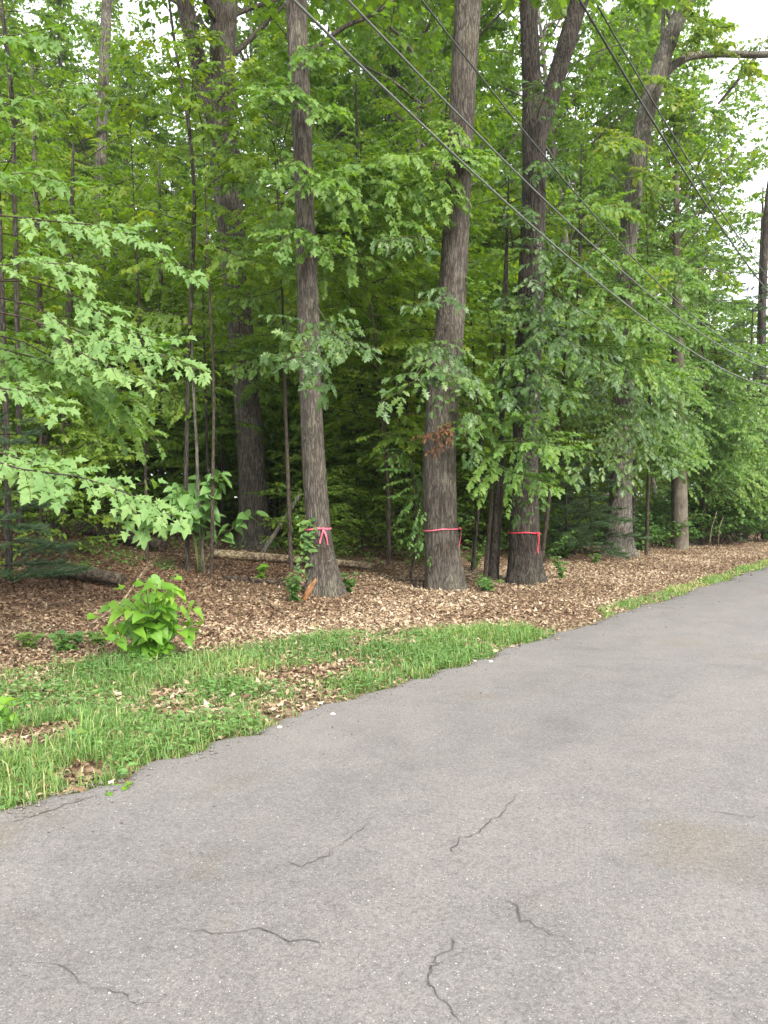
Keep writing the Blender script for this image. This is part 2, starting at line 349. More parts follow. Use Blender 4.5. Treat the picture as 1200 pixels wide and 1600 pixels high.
def road():
    uu = np.unique(np.concatenate([np.arange(-60, 0, 2.0), np.arange(0, 30, 0.06), np.arange(30, 140, 1.0)]))
    cols = []
    prof = [(0.05, -0.028, 1), (0.0, -0.004, 1), (-0.06, 0.002, 1), (-0.6, 0.006, 0.3), (-1.6, 0.008, 0), (-3.2, 0.01, 0), (-5, 0.008, 0), (-6.4, 0.0, 0), (-6.45, -0.03, 0)]
    V = []
    for s, z, k in prof:
        se = s + k * edge_wobble(uu); nn = -(se + 4)
        V.append(np.stack((nn * ND[0] + uu * UD[0], nn * ND[1] + uu * UD[1], z + 0.004 * np.sin(uu * 1.3 + s)), -1))
    a, b = len(prof), len(uu); V = np.vstack(V)
    i, j = np.meshgrid(np.arange(a - 1), np.arange(b - 1), indexing='ij'); k = (i * b + j).ravel()
    T = np.vstack((np.stack((k, k + b, k + b + 1), 1), np.stack((k, k + b + 1, k + 1), 1)))
    A = V[T[0, 1]] - V[T[0, 0]]; B = V[T[0, 2]] - V[T[0, 0]]
    if np.cross(A, B)[2] < 0: T = T[:, ::-1]
    r = tag(obj('road', mesh_np('road', V, T, M['asphalt'], smooth=True)), kind='structure')
    # cracks: thin ragged strips of dirt in the asphalt, traced on the photo
    rng = random.Random(5)
    lines = [([(690, 1465), (703, 1478), (678, 1500), (686, 1512), (668, 1530), (682, 1548), (700, 1572), (718, 1600)], 7),
             ([(815, 1240), (790, 1262), (786, 1278), (748, 1300), (745, 1308), (708, 1330), (722, 1336)], 7),
             ([(815, 1240), (862, 1246), (900, 1240)], 3),
             ([(768, 1400), (800, 1422), (812, 1446), (850, 1458), (886, 1468)], 6),
             ([(265, 1457), (330, 1460), (400, 1462), (440, 1466), (490, 1474), (527, 1484)], 6),
             ([(600, 1276), (575, 1296), (545, 1320), (500, 1345), (470, 1357), (415, 1352)], 4),
             ([(600, 1276), (632, 1277), (660, 1282)], 4),
             ([(0, 1512), (60, 1512), (90, 1520), (110, 1545), (180, 1552), (205, 1566), (225, 1570), (270, 1558)], 2.6),
             ([(1080, 1266), (1130, 1274), (1165, 1280), (1200, 1280)], 4), ([(1085, 1362), (1155, 1370)], 3),
             ([(1115, 931), (1135, 932), (1165, 929), (1180, 927)], 4), ([(1075, 972), (1100, 975), (1120, 970)], 4),
             ([(1105, 962), (1130, 967), (1155, 971)], 4), ([(1100, 995), (1118, 992), (1130, 998)], 4),
             ([(915, 974), (955, 976), (990, 980), (1040, 985)], 3), ([(1035, 980), (1090, 992), (1130, 998)], 3),
             ([(0, 1290), (40, 1282), (75, 1270), (100, 1258), (150, 1243)], 9), ([(860, 1192), (880, 1196)], 6)]
    for pl, wpx in list(lines):       # hair cracks that branch off the main ones
        for k in range(1, len(pl) - 1):
            if wpx >= 4 and rng.random() < .75:
                a, e = pl[k], rng.choice((-1, 1)); q = [a]
                for m in range(rng.randint(1, 3)): q.append((q[-1][0] + rng.uniform(12, 34), q[-1][1] + e * rng.uniform(2, 14) * (a[1] - 780) / 600))
                lines.append((q, 2.2))
    for pl, wpx in lines:
        pts = [G2(px, py) for px, py in pl]
        fine = []
        for p, q in zip(pts[:-1], pts[1:]):
            n = max(3, int(np.linalg.norm(q - p) / 0.035))
            for t in range(n):
                f = t / n; fine.append(p + (q - p) * f)
        fine.append(pts[-1]); fine = np.array(fine)
        d = np.gradient(fine, axis=0); d /= np.linalg.norm(d, axis=1)[:, None]
        side = np.stack((-d[:, 1], d[:, 0]), 1)
        rs = np.random.default_rng(rng.randrange(9999)); n = len(fine)
        fine = fine + side * (rs.normal(0, 0.010, n) + .016 * np.interp(np.arange(n), np.arange(0, n + 4, 4), rs.normal(0, 1, len(np.arange(0, n + 4, 4)))))[:, None]
        wdt = wpx * 0.0006 * (0.35 + 1.1 * rs.random(n) ** 2) * np.minimum(1, np.minimum(np.arange(n), n - 1 - np.arange(n)) / 5.0 + 0.15)
        Vc = np.vstack((np.column_stack((fine + side * wdt[:, None], np.full(n, 0.0))), np.column_stack((fine - side * wdt[:, None], np.full(n, 0.0)))))
        Vc[:, 2] = road_z(Vc[:, 0], Vc[:, 1]) + 0.004
        k = np.arange(n - 1)
        Tc = np.vstack((np.stack((k + n, k + n + 1, k + 1), 1), np.stack((k + n, k + 1, k), 1)))
        obj('crack', mesh_np('crack', Vc, Tc, M['crack']), r)

def road_z(x, y):
    s = S(np.asarray(x), np.asarray(y)); u = U(np.asarray(x), np.asarray(y))
    return np.interp(-s, [0, 0.06, 0.6, 1.6, 3.2, 5, 6.4], [-0.004, 0.002, 0.006, 0.008, 0.01, 0.008, 0.0]) + 0.004 * np.sin(u * 1.3 + s)

def G2(px, py):
    d = FPX * (CAMZ - 0.008) / (py - HY); return np.array(((px - 600) / FPX * d, d))
road()

# ------------------------------------------------------------------ leaves
def leaf_shape(kind):
    if kind == 'maple': R = [(.05, -.03), (.36, .0), (.25, .19), (.55, .47), (.23, .47), (.21, .68)]; c = (0, .33)
    elif kind == 'oak': R = [(.03, 0), (.09, .15), (.25, .2), (.11, .32), (.34, .47), (.14, .55), (.29, .74), (.11, .79), (.1, .9)]; c = (0, .45)
    elif kind == 'heart': R = [(.1, -.08), (.29, -.03), (.40, .17), (.38, .40), (.25, .66), (.1, .86)]; c = (0, .3)
    elif kind == 'oval': R = [(.16, .15), (.27, .4), (.2, .7)]; c = (0, .45)
    elif kind == 'far': R = [(.42, .4)]; c = (0, .45)
    elif kind == 'lobed': R = [(.38, .08), (.22, .35), (.46, .55), (.18, .68)]; c = (0, .4)     # a cheap maple
    pts = [(0, 0)] + R + [(0, 1)] + [(-x, y) for x, y in reversed(R)]
    pts = np.array([c] + pts)
    n = len(pts) - 1
    T = np.array([(0, 1 + i, 1 + (i + 1) % n) for i in range(n)])
    return pts, T

def leaf_verts(kind, fold=0.25, droop=0.25, twist=0.0):
    p, T = leaf_shape(kind)
    z = fold * np.abs(p[:, 0]) - droop * p[:, 1] ** 2 + twist * p[:, 0] * p[:, 1]
    return np.column_stack((p, z)), T
LV = {k: leaf_verts(k, 0.3 if k != 'oak' else 0.18) for k in ('maple', 'oak', 'heart', 'oval', 'far', 'lobed')}

def nrm(v):
    v = np.asarray(v, float); return v / (np.linalg.norm(v, axis=-1, keepdims=True) + 1e-9)

class Leaves:
    def __init__(s): s.p = []; s.d = []; s.n = []; s.s = []; s.t = []
    def add(s, p, d, n, sz, t): s.p.append(p); s.d.append(d); s.n.append(n); s.s.append(sz); s.t.append(t)
    def arrays(s):
        P_ = np.array(s.p); D = nrm(np.array(s.d)); Nn = nrm(np.array(s.n))
        X = nrm(np.cross(D, Nn)); Z = np.cross(X, D)
        return P_, X, D, Z, np.array(s.s), np.array(s.t)
    def geo(s, kind, off=(0, 0, 0), idx=None):
        P_, X, D, Z, sz, t = s.arrays()
        if idx is not None: P_, X, D, Z, sz, t = [a[idx] for a in (P_, X, D, Z, sz, t)]
        return inst(kind, P_ - np.asarray(off), X, D, Z, sz, t)

def inst(kind, P_, X, D, Z, sz, t):
    lv, lt = LV[kind]; k = len(lv); n = len(P_)
    V = P_[:, None, :] + sz[:, None, None] * (lv[None, :, 0:1] * X[:, None, :] + lv[None, :, 1:2] * D[:, None, :] + lv[None, :, 2:3] * Z[:, None, :])
    T = lt[None, :, :] + (np.arange(n) * k)[:, None, None]
    return V.reshape(-1, 3), T.reshape(-1, 3), np.repeat(t, k)

def leaf_obj(name, lvs, kind, mat, parent, off=(0, 0, 0), idx=None):
    V, T, t = lvs.geo(kind, off, idx)
    return obj(name, mesh_np(name, V, T, mat, t), parent)

def bend_path(p0, d0, L, n, sag, wander, rng):
    pts = [np.array(p0, float)]; d = nrm(np.array(d0, float))
    for i in range(n):
        d = d + np.array((rng.gauss(0, wander), rng.gauss(0, wander), rng.gauss(0, wander * 0.6) - sag / n)); d = nrm(d)
        pts.append(pts[-1] + d * L / n)
    return np.array(pts)

def spray(wood, lv, path, r0, rng, size, twig=0.45, tstep=0.17, lstep=0.075, droop=0.3, face=None, tilt=0.35, tmean=0.5, start=0.12, sides=4, vert=0.12, roll=0.0):
    """a branch along PATH with twigs to both sides in a mostly level plane, leaves in pairs along them"""
    path = np.asarray(path, float)
    seg = np.linalg.norm(np.diff(path, axis=0), axis=1); cum = np.concatenate(([0], np.cumsum(seg))); L = cum[-1]
    wood.tube(path, np.linspace(r0, max(0.003, r0 * 0.25), len(path)), sides, caps=False)
    up = np.array((0., 0, 1)); face = np.array((0., 0, 0)) if face is None else np.asarray(face, float)
    pos = start * L; sd = rng.choice((-1, 1))
    while pos < L:
        i = min(len(seg) - 1, int(np.searchsorted(cum, pos) - 1)); i = max(i, 0)
        f = (pos - cum[i]) / (seg[i] + 1e-9); b = path[i] + (path[i + 1] - path[i]) * f; bd = nrm(path[i + 1] - path[i])
        side = nrm(np.cross(bd, up) + np.array((0, 0, 1e-4)))
        t = pos / L
        tl = (twig * L * (1 - t) ** 0.6 * rng.uniform(0.6, 1.15)) + 0.10
        a = rng.uniform(0.6, 1.05)
        td = bd * math.cos(a) + side * sd * math.sin(a) + up * rng.gauss(0.03, vert)
        if roll: td = td + up * (-roll if np.dot(side * sd, face) > 0 else roll * 0.7)
        tp = bend_path(b, td, tl, 4, droop, 0.08, rng)
        wood.tube(tp, np.linspace(max(0.004, r0 * 0.3), 0.002, 5), 3, caps=False)
        tt = min(1, max(0, rng.gauss(tmean, 0.14)))
        nl = max(2, int(tl / lstep)); tsz = size * rng.uniform(.78, 1.2); miss = rng.choice((.06, .12, .3))
        for k in range(nl + 1):
            f2 = (k + 0.6) / (nl + 0.6) * 4; j = min(3, int(f2)); q = tp[j] + (tp[j + 1] - tp[j]) * (f2 - j)
            qd = nrm(tp[j + 1] - tp[j]); qs = nrm(np.cross(qd, up) + 1e-4)
            for s2 in ((-1, 1) if k < nl else (0,)) if f2 >= 0 else ():
                if rng.random() < miss: continue
                ld = qd * (0.55 if s2 else 1) + qs * s2 * 0.8 + up * (-droop * rng.uniform(0.2, 1.6)) + np.array((rng.gauss(0, .2), rng.gauss(0, .2), rng.gauss(0, .15)))
                ln = up + face + np.array((rng.gauss(0, tilt), rng.gauss(0, tilt), rng.gauss(0, .15)))
                lv.add(q, ld, ln, tsz * rng.uniform(0.6, 1.2), min(1, max(0, tt + rng.gauss(0, 0.13))))
        sd = -sd; pos += tstep * rng.uniform(0.7, 1.3)

def needles(lv_geo, p, d, rng, n, length, wdt, t):
    d = nrm(d); ref = nrm(np.cross(d, (0.31, 0.5, 0.8))); r2 = np.cross(d, ref)
    for k in range(n):
        a = rng.uniform(0, 6.283); o = rng.uniform(0.35, 0.9)
        nd = nrm(d + o * (math.cos(a) * ref + math.sin(a) * r2)); sdv = nrm(np.cross(nd, (rng.random() - .5, rng.random() - .5, rng.random() - .5))) * wdt
        b = p + d * rng.uniform(-0.04, 0.04)
        tip = b + nd * length * rng.uniform(0.7, 1.1)
        lv_geo.add([b - sdv, b + sdv, tip], [(0, 1, 2)], t)

# ------------------------------------------------------------------ trunks
def trunk_mesh(path, rad, sides, seed, furrow=0.035, flare=0.0, lobes=5, limbs=()):
    """a tapered trunk with furrowed bark in the geometry; PATH starts at the ground"""
    path = np.asarray(path, float); rad = np.asarray(rad, float)
    seg = np.linalg.norm(np.diff(path, axis=0), axis=1); cum = np.concatenate(([0], np.cumsum(seg)))
    g = Geo()
    def sweep(path, rad, cum, fl, sides, step):
        n = max(6, int(cum[-1] / step)); tt = np.linspace(0, cum[-1], n)
        # smooth the joints of the traced line
        c = np.stack([np.interp(tt, cum, path[:, k]) for k in range(3)], 1); r = np.interp(tt, cum, rad)
        kern = np.ones(9) / 9; cp = np.pad(c, ((4, 4), (0, 0)), mode='edge')
        cs = np.stack([np.convolve(cp[:, k], kern, 'valid') for k in range(3)], 1); wgt = np.minimum(1, np.minimum(np.arange(n), n - 1 - np.arange(n)) / 5.0)[:, None]
        c = c * (1 - wgt) + cs * wgt
        d = nrm(np.gradient(c, axis=0)); u = nrm(np.cross(d, np.array((0, 1., 0)))); v = np.cross(d, u)
        th = np.arange(sides) * 2 * math.pi / sides
        R = np.repeat(r[:, None], sides, 1)
        if fl:
            e = np.exp(-tt / 0.28)[:, None]; R = R * (1 + e * (fl + 0.5 * fl * np.cos(lobes * th + seed)[None, :] + 0.3 * fl * np.cos(3 * th + 2 * seed)[None, :]))
        D = np.empty((n, sides))
        for i in range(n):
            for k in range(sides):
                a = th[k] + 0.15 * math.sin(tt[i] * 1.1 + seed)
                q = (math.cos(a) * 5.0 + seed, math.sin(a) * 5.0, tt[i] * 1.6)
                D[i, k] = mnoise.noise(q) * 0.6 + 0.45 * mnoise.noise((q[0] * 2.3, q[1] * 2.3, tt[i] * 3.1)) + 0.7 * mnoise.noise((math.cos(a) * 1.1 + seed * 3, math.sin(a) * 1.1, tt[i] * 0.55))
        R = R * (1 + furrow * D)
        V = c[:, None, :] + R[:, :, None] * (np.cos(th)[None, :, None] * u[:, None, :] + np.sin(th)[None, :, None] * v[:, None, :])
        g.add(V.reshape(-1, 3), grid_tris(n, sides))
    sweep(path, rad, cum, flare, sides, 0.14)
    for lp, lr in limbs:
        lp = np.asarray(lp, float); lc = np.concatenate(([0], np.cumsum(np.linalg.norm(np.diff(lp, axis=0), axis=1))))
        sweep(lp, np.asarray(lr, float), lc, 0, max(10, sides // 2), 0.16)
    return g

def canopy_limbs(wood, lv, base, n, rng, zspan, reach, size, nsub=9, tmean=0.5, elev=(0.35, 1.0), r0=0.05, lstep=0.1):
    """limbs round a stem, each carrying sprays: BASE(t) gives the stem point at t in 0..1"""
    for i in range(n):
        t = (i + rng.random()) / n; p = base(t); az = i * 2.4 + rng.uniform(-.5, .5); el = rng.uniform(*elev) + 0.5 * t
        prof = (0.55 + 0.45 * math.sin(math.pi * min(1, 0.25 + 0.75 * t))) * (1 - 0.55 * max(0, t - 0.6) / 0.4)
        L = reach * prof * rng.uniform(0.75, 1.15)
        d = np.array((math.cos(az) * math.cos(el), math.sin(az) * math.cos(el), math.sin(el)))
        path = bend_path(p, d, L, 7, 0.45, 0.12, rng)
        wood.tube(path, np.linspace(r0 * (1.1 - 0.6 * t), 0.01, 8), 5, caps=False)
        for k in range(nsub):
            f = 0.25 + 0.75 * (k + rng.random()) / nsub; j = min(6, int(f * 7)); q = path[j] + (path[j + 1] - path[j]) * (f * 7 - j)
            bd = nrm(path[j + 1] - path[j]); a2 = rng.uniform(0, 6.283)
            perp = nrm(np.cross(bd, (math.cos(a2), math.sin(a2), 0.4)))
            sd = nrm(bd * 0.6 + perp * 0.9 + np.array((0, 0, 0.1)))
            sl = L * rng.uniform(0.22, 0.38)
            sp = bend_path(q, sd, sl, 5, 0.35, 0.1, rng)
            spray(wood, lv, sp, 0.012, rng, size, 0.4, 0.22, lstep, 0.3, tmean=tmean, tilt=0.5, vert=0.25)

# ------------------------------------------------------------------ prototypes for the wood
def proto_understory(seed, H, nb, reach, size, hb=0.22, kind='far', mat='maple', tmean=0.5, r0=0.045, lstep=0.085):
    rng = random.Random(seed); wood = Geo(); lv = Leaves()
    path = bend_path((0, 0, -0.1), (rng.gauss(0, .05), rng.gauss(0, .05), 1), H, 14, 0, 0.035, rng)
    wood.tube(path, np.linspace(r0, 0.008, 15), 8, caps=False)
    for i in range(nb):
        t = hb + (1 - hb) * (i + rng.random() * .8) / nb; f = t * 14; j = min(13, int(f)); p = path[j] + (path[j + 1] - path[j]) * (f - j)
        az = i * 2.39996 + rng.uniform(-.4, .4); el = rng.uniform(0.05, 0.45) + 0.5 * max(0, t - 0.6)
        L = reach * (0.42 + 0.58 * math.sin(math.pi * min(1, 0.22 + 0.74 * (t - hb) / (1 - hb)))) * rng.uniform(0.6, 1.25)
        d = np.array((math.cos(az) * math.cos(el), math.sin(az) * math.cos(el), math.sin(el)))
        spray(wood, lv, bend_path(p, d, L, 6, 0.4, 0.07, rng), max(0.007, r0 * 0.3), rng, size, 0.5, 0.19, lstep, 0.3, tmean=tmean, tilt=0.5, vert=0.22)
    return wood, lv

def proto_canopy(seed, H, hb, r0, n, reach, size, nsub=9, tmean=0.5, lstep=0.11):
    rng = random.Random(seed); wood = Geo(); lv = Leaves()
    path = bend_path((0, 0, -0.2), (rng.gauss(0, .04), rng.gauss(0, .04), 1), H, 20, 0, 0.03, rng)
    rad = np.linspace(r0, 0.02, 21); rad[0] *= 1.35
    wood.tube(path, rad, 12, caps=False)
    def base(t):
        f = (hb + (1 - hb) * t) * 20; j = min(19, int(f)); return path[j] + (path[j + 1] - path[j]) * (f - j)
    canopy_limbs(wood, lv, base, n, rng, 1, reach, size, nsub, tmean, lstep=lstep, r0=r0 * 0.32)
    return wood, lv

def make_proto(name, wl_, label, cat, kind, mat, bark):
    wood, lv = wl_
    o = thing(name, (0, 0, -500), label, cat)
    a = obj('trunk', wood.mesh('trunk', M[bark], True), o)
    b = leaf_obj('crown', lv, kind, M[mat], o); KIDS[o.name] = [a, b]
    return o, len(lv.p)

PROT_U = [make_proto('understory_maple', proto_understory(11, 7.5, 40, 2.5, 0.135), 'x', 'tree', 'lobed', 'maple', 'twig'),
          make_proto('understory_maple', proto_understory(12, 11.0, 50, 2.9, 0.145, 0.2, tmean=0.62, r0=0.06), 'x', 'tree', 'lobed', 'maple', 'twig'),
          make_proto('understory_beech', proto_understory(13, 5.2, 36, 2.2, 0.12, 0.08, tmean=0.45, r0=0.03), 'x', 'tree', 'far', 'maple', 'twig'),
          make_proto('understory_maple', proto_understory(14, 9.0, 46, 3.1, 0.14, 0.3, tmean=0.75, r0=0.05), 'x', 'tree', 'lobed', 'maple', 'twig')]
PROT_Y = [make_proto('young_maple', proto_understory(15, 6.5, 40, 2.4, 0.13, 0.1, tmean=.75, r0=.04), 'x', 'tree', 'lobed', 'sunny', 'twig')]
PROT_C = [make_proto('forest_tree', proto_canopy(21, 28, 0.26, 0.24, 44, 5.4, 0.21, 11), 'x', 'tree', 'far', 'canopy', 'bark_dark'),
          make_proto('forest_tree', proto_canopy(22, 22, 0.24, 0.17, 38, 4.6, 0.20, 10, 0.6), 'x', 'tree', 'far', 'canopy', 'bark'),
          make_proto('forest_tree', proto_canopy(23, 33, 0.30, 0.28, 50, 6.0, 0.22, 11, 0.5), 'x', 'tree', 'far', 'canopy', 'bark_grey')]

def proto_pine(seed, H, nb, reach, r0, hb, ntuft=5, nneed=12, ln=0.13, wd=0.0045, tstep=0.2):
    rng = random.Random(seed); wood = Geo(); lf = Geo()
    path = bend_path((0, 0, -0.1), (0, 0, 1), H, 12, 0, 0.015, rng); wood.tube(path, np.linspace(r0, 0.01, 13), 8, caps=False)
    for i in range(nb):
        t = hb + (1 - hb) * (i + rng.random() * .6) / nb; f = t * 12; j = min(11, int(f)); p = path[j] + (path[j + 1] - path[j]) * (f - j)
        az = i * 2.4 + rng.uniform(-.4, .4); L = reach * (1.05 - 0.8 * (t - hb) / (1 - hb)) * rng.uniform(.75, 1.1); el = rng.uniform(-.05, .3)
        bp = bend_path(p, (math.cos(az) * math.cos(el), math.sin(az) * math.cos(el), math.sin(el)), L, 6, 0.15, 0.06, rng)
        wood.tube(bp, np.linspace(0.014, 0.004, 7), 4, caps=False)
        pos = 0.3
        while pos < L:
            k = min(5, int(pos / L * 6)); q = bp[k] + (bp[k + 1] - bp[k]) * (pos / L * 6 - k); bd = nrm(bp[k + 1] - bp[k])
            for sd in (-1, 1):
                td = nrm(bd * .7 + nrm(np.cross(bd, (0, 0, 1.))) * sd * .7 + np.array((0, 0, rng.gauss(.08, .12)))); tl = 0.22 + 0.28 * L * (1 - pos / L)
                wood.tube([q, q + td * tl], [0.005, 0.002], 3, caps=False); tt = min(1, max(0, rng.gauss(.5, .2)))
                for m in range(ntuft): needles(lf, q + td * tl * (m + 1) / ntuft, td, rng, nneed, ln, wd, tt)
            pos += tstep
    return wood, lf

def make_pine(name, pf, label, cat, group=None, loc=(0, 0, -500)):
    o = thing(name, loc, label, cat, group)
    a = obj('trunk', pf[0].mesh('trunk', M['bark_dark'], True), o); b = obj('needles', pf[1].mesh('needles', M['pine']), o); b['kind'] = 'stuff'
    KIDS[o.name] = [a, b]; return o
PINE = make_pine('pine_tree', proto_pine(31, 12, 50, 3.0, 0.11, 0.12, 4, 11, 0.18, 0.011, 0.26), 'x', 'tree')
PINE_S = make_pine('pine_sapling', proto_pine(32, 3.2, 30, 1.5, 0.035, 0.06, 5, 16, 0.14, 0.0055, 0.16), 'x', 'sapling')

def proto_shrub(seed, H, nst, size, mat):
    rng = random.Random(seed); wood = Geo(); lv = Leaves()
    for i in range(nst):
        az = rng.uniform(0, 6.283); el = rng.uniform(0.7, 1.4)
        d = np.array((math.cos(az) * math.cos(el), math.sin(az) * math.cos(el), math.sin(el)))
        p = bend_path((rng.gauss(0, .12), rng.gauss(0, .12), -0.05), d, H * rng.uniform(.6, 1.1), 6, 0.4, 0.08, rng)
        spray(wood, lv, p, 0.008, rng, size, 0.38, 0.14, 0.08, 0.25, start=0.25)
    return wood, lv
PROT_S = [make_proto('shrub', proto_shrub(41, 1.5, 9, 0.10, 'under'), 'x', 'shrub', 'far', 'under', 'twig'),
          make_proto('shrub', proto_shrub(42, 0.9, 7, 0.10, 'under'), 'x', 'shrub', 'lobed', 'under', 'twig')]

# ------------------------------------------------------------------ the roadside trunks, traced
TRUNKS = {}
def hero(key, name, base_px, trace, above, label, bark, seed, flare=0.35, sides=64, limbs=(), crown=True, furrow=0.06, crown_from=0.0, reach=4.4, nl=20, low=0.0):
    """trace: (px, py, width px) up the trunk; above: metres the stem goes on past the top of the picture"""
    b = G(*base_px); d = b[1]
    pts = [b + np.array((0, 0.0, -0.15))]; r = [trace[0][2] / 2 / FPX * d]
    for px, py, wpx in trace: pts.append(P(px, py, d)); r.append(wpx / 2 / FPX * d)
    dirn = nrm(pts[-1] - pts[-2]); dirn = nrm(dirn + np.array((0, 0, 0.6)))
    top = pts[-1] + dirn * above
    if above > 0: pts.append(top); r.append(r[-1] * 0.35)
    LIM = []
    for lp in limbs:
        LIM.append(([P(px, py, d + dd) for px, py, wpx, dd in lp], [wpx / 2 / FPX * d for px, py, wpx, dd in lp]))
    o = thing(name, tuple(b), label, 'tree')
    off = b
    g = trunk_mesh(np.array(pts) - off, r, sides, seed, furrow, flare, limbs=[(np.array(lp) - off, lr) for lp, lr in LIM])
    if crown:
        rng = random.Random(seed * 7 + 3); wood = Geo(); lv = Leaves()
        A = np.array(pts[-2]) + (np.array(pts[-1]) - np.array(pts[-2])) * crown_from if above > 0 else np.array(pts[-2]); B = np.array(pts[-1])
        A = A - (B - A) * low if low < .2 else A + (np.array(pts[-3]) - A) * low
        canopy_limbs(wood, lv, lambda t: A + (B - A) * t - off, nl, rng, 1, reach, 0.19, 8, r0=max(0.03, r[-2] * 0.25), lstep=0.12, elev=(.5, 1.15) if low > .2 else (.35, 1.0))
        g.add(np.vstack(wood.V), np.vstack([t for t in wood.T]))
        leaf_obj('crown', lv, 'far', M['canopy'], o)
    obj('trunk', g.mesh('trunk', M[bark], True), o)
    TRUNKS[key] = (np.array(pts), np.array(r), d, o, b)
    return o

hero('A', 'oak_tree', (398, 858), [(398, 840, 48), (394, 740, 42), (388, 640, 40), (375, 500, 39), (364, 380, 40), (350, 215, 46), (347, 120, 38), (352, 0, 40)], 8,
     'tall rough-barked oak set back behind the broad-leaved sapling, forking high up', 'bark', 1.3, 0.5, low=1.0, nl=26,
     limbs=[[(352, 225, 30, 0), (330, 170, 30, -.2), (312, 110, 28, -.3), (292, 20, 26, -.6), (270, -120, 20, -1)]])
hero('B', 'oak_tree', (507, 928), [(505, 905, 50), (500, 860, 40), (495, 800, 37), (486, 640, 34), (482, 480, 33), (477, 330, 29), (470, 150, 30), (463, 0, 33)], 9,
     'straight oak trunk with a pink tape bow, at the left of the taped three', 'bark', 2.1, 0.5, low=.8, nl=24)
hero('C', 'oak_tree', (697, 921), [(694, 895, 57), (689, 830, 52), (686, 740, 52), (688, 660, 50), (698, 560, 48), (707, 460, 43), (714, 320, 39), (722, 160, 39), (731, 0, 41)], 8,
     'thickest pale oak trunk, bending right, with a pink tape tail hanging down its side', 'bark', 3.7, 0.32)
hero('D', 'oak_tree', (820, 910), [(820, 885, 52), (819, 830, 46), (820, 740, 41), (823, 620, 41), (828, 480, 40), (834, 300, 36), (834, 215, 36), (829, 110, 29), (823, 0, 27)], 8,
     'dark forked oak with a red tape, its limbs parting in a narrow V', 'bark_dark', 4.4, 0.42,
     limbs=[[(836, 235, 24, 0), (848, 195, 27, .1), (868, 125, 28, .2), (905, 0, 29, .5), (940, -120, 24, .8), (990, -260, 12, 1)]])
hero('E', 'oak_tree', (965, 869), [(965, 850, 44), (970, 780, 34), (973, 640, 31), (974, 470, 28), (978, 390, 28), (990, 280, 28), (1005, 190, 26), (1022, 130, 27), (1045, 60, 24), (1072, 0, 22)], 6,
     'leaning oak beyond the forked one, with a long bare limb reaching right at the top', 'bark_grey', 5.2, 0.5, low=1.0,
     limbs=[[(1030, 128, 14, 0), (1050, 100, 13, .2), (1085, 87, 12, .4), (1140, 88, 11, .6), (1210, 90, 10, .8), (1290, 70, 5, 1)],
            [(1180, 90, 6, .7), (1150, 130, 5, .9), (1120, 165, 4, 1.2)], [(1032, 100, 8, 0), (1034, 40, 6, .2), (1036, -40, 5, .3)]], nl=30)
hero('F', 'straight_tree', (1063, 858), [(1063, 850, 25), (1062, 800, 24), (1060, 700, 23), (1057, 520, 17), (1056, 420, 13)], 5.5,
     'pole-straight smooth trunk at the far end of the leaf-strewn verge', 'bark_smooth', 6.6, 0.08, 30, furrow=0.012, reach=2.8, nl=26, low=0.05)

# slender stems, each with light sprays of its own above
def slender(name, trace, label, bark='twig', d=None, base=None, above=2.0, seed=1, sprays=10, first=0.35, reach=1.6, size=0.13, mat='maple', kind='far', tm=0.5):
    b = G(*base) if base else None
    if d is None: d = b[1]
    pts = [P(px, py, d) for px, py, w_ in trace]; r = [w_ / 2 / FPX * d for _, _, w_ in trace]
    p0 = pts[0].copy(); p0[2] = gz(p0[0], p0[1]) - 0.08
    if pts[0][2] - p0[2] > 0.1: pts.insert(0, p0); r.insert(0, r[0] * 1.15)
    else: pts[0][2] = p0[2]
    if above > 0:
        e = nrm(pts[-1] - pts[-2]); pts.append(pts[-1] + nrm(e + np.array((0, 0, .3))) * above); r.append(r[-1] * 0.3)
    pts = np.array(pts); off = pts[0] + np.array((0, 0, 0.08))
    o = thing(name, tuple(off), label, 'tree')
    g = trunk_mesh(pts - off, r, 12, seed, 0.02, 0.1)
    rng = random.Random(seed * 13 + 1); lv = Leaves()
    cum = np.concatenate(([0], np.cumsum(np.linalg.norm(np.diff(pts, axis=0), axis=1))))
    for i in range(sprays):
        t = cum[-1] * (first + (1 - first) * (i + rng.random()) / sprays); p = np.array([np.interp(t, cum, pts[:, k]) for k in range(3)]) - off
        az = i * 2.4 + rng.uniform(-.6, .6); el = rng.uniform(.1, .6)
        spray(g, lv, bend_path(p, (math.cos(az) * math.cos(el), math.sin(az) * math.cos(el), math.sin(el)), reach * rng.uniform(.6, 1.2), 6, .45, .08, rng), 0.012, rng, size, 0.42, 0.19, 0.085, 0.3, tmean=tm)
    obj('trunk', g.mesh('trunk', M[bark], True), o)
    if lv.p: leaf_obj('crown', lv, kind, M[mat], o)
    return o

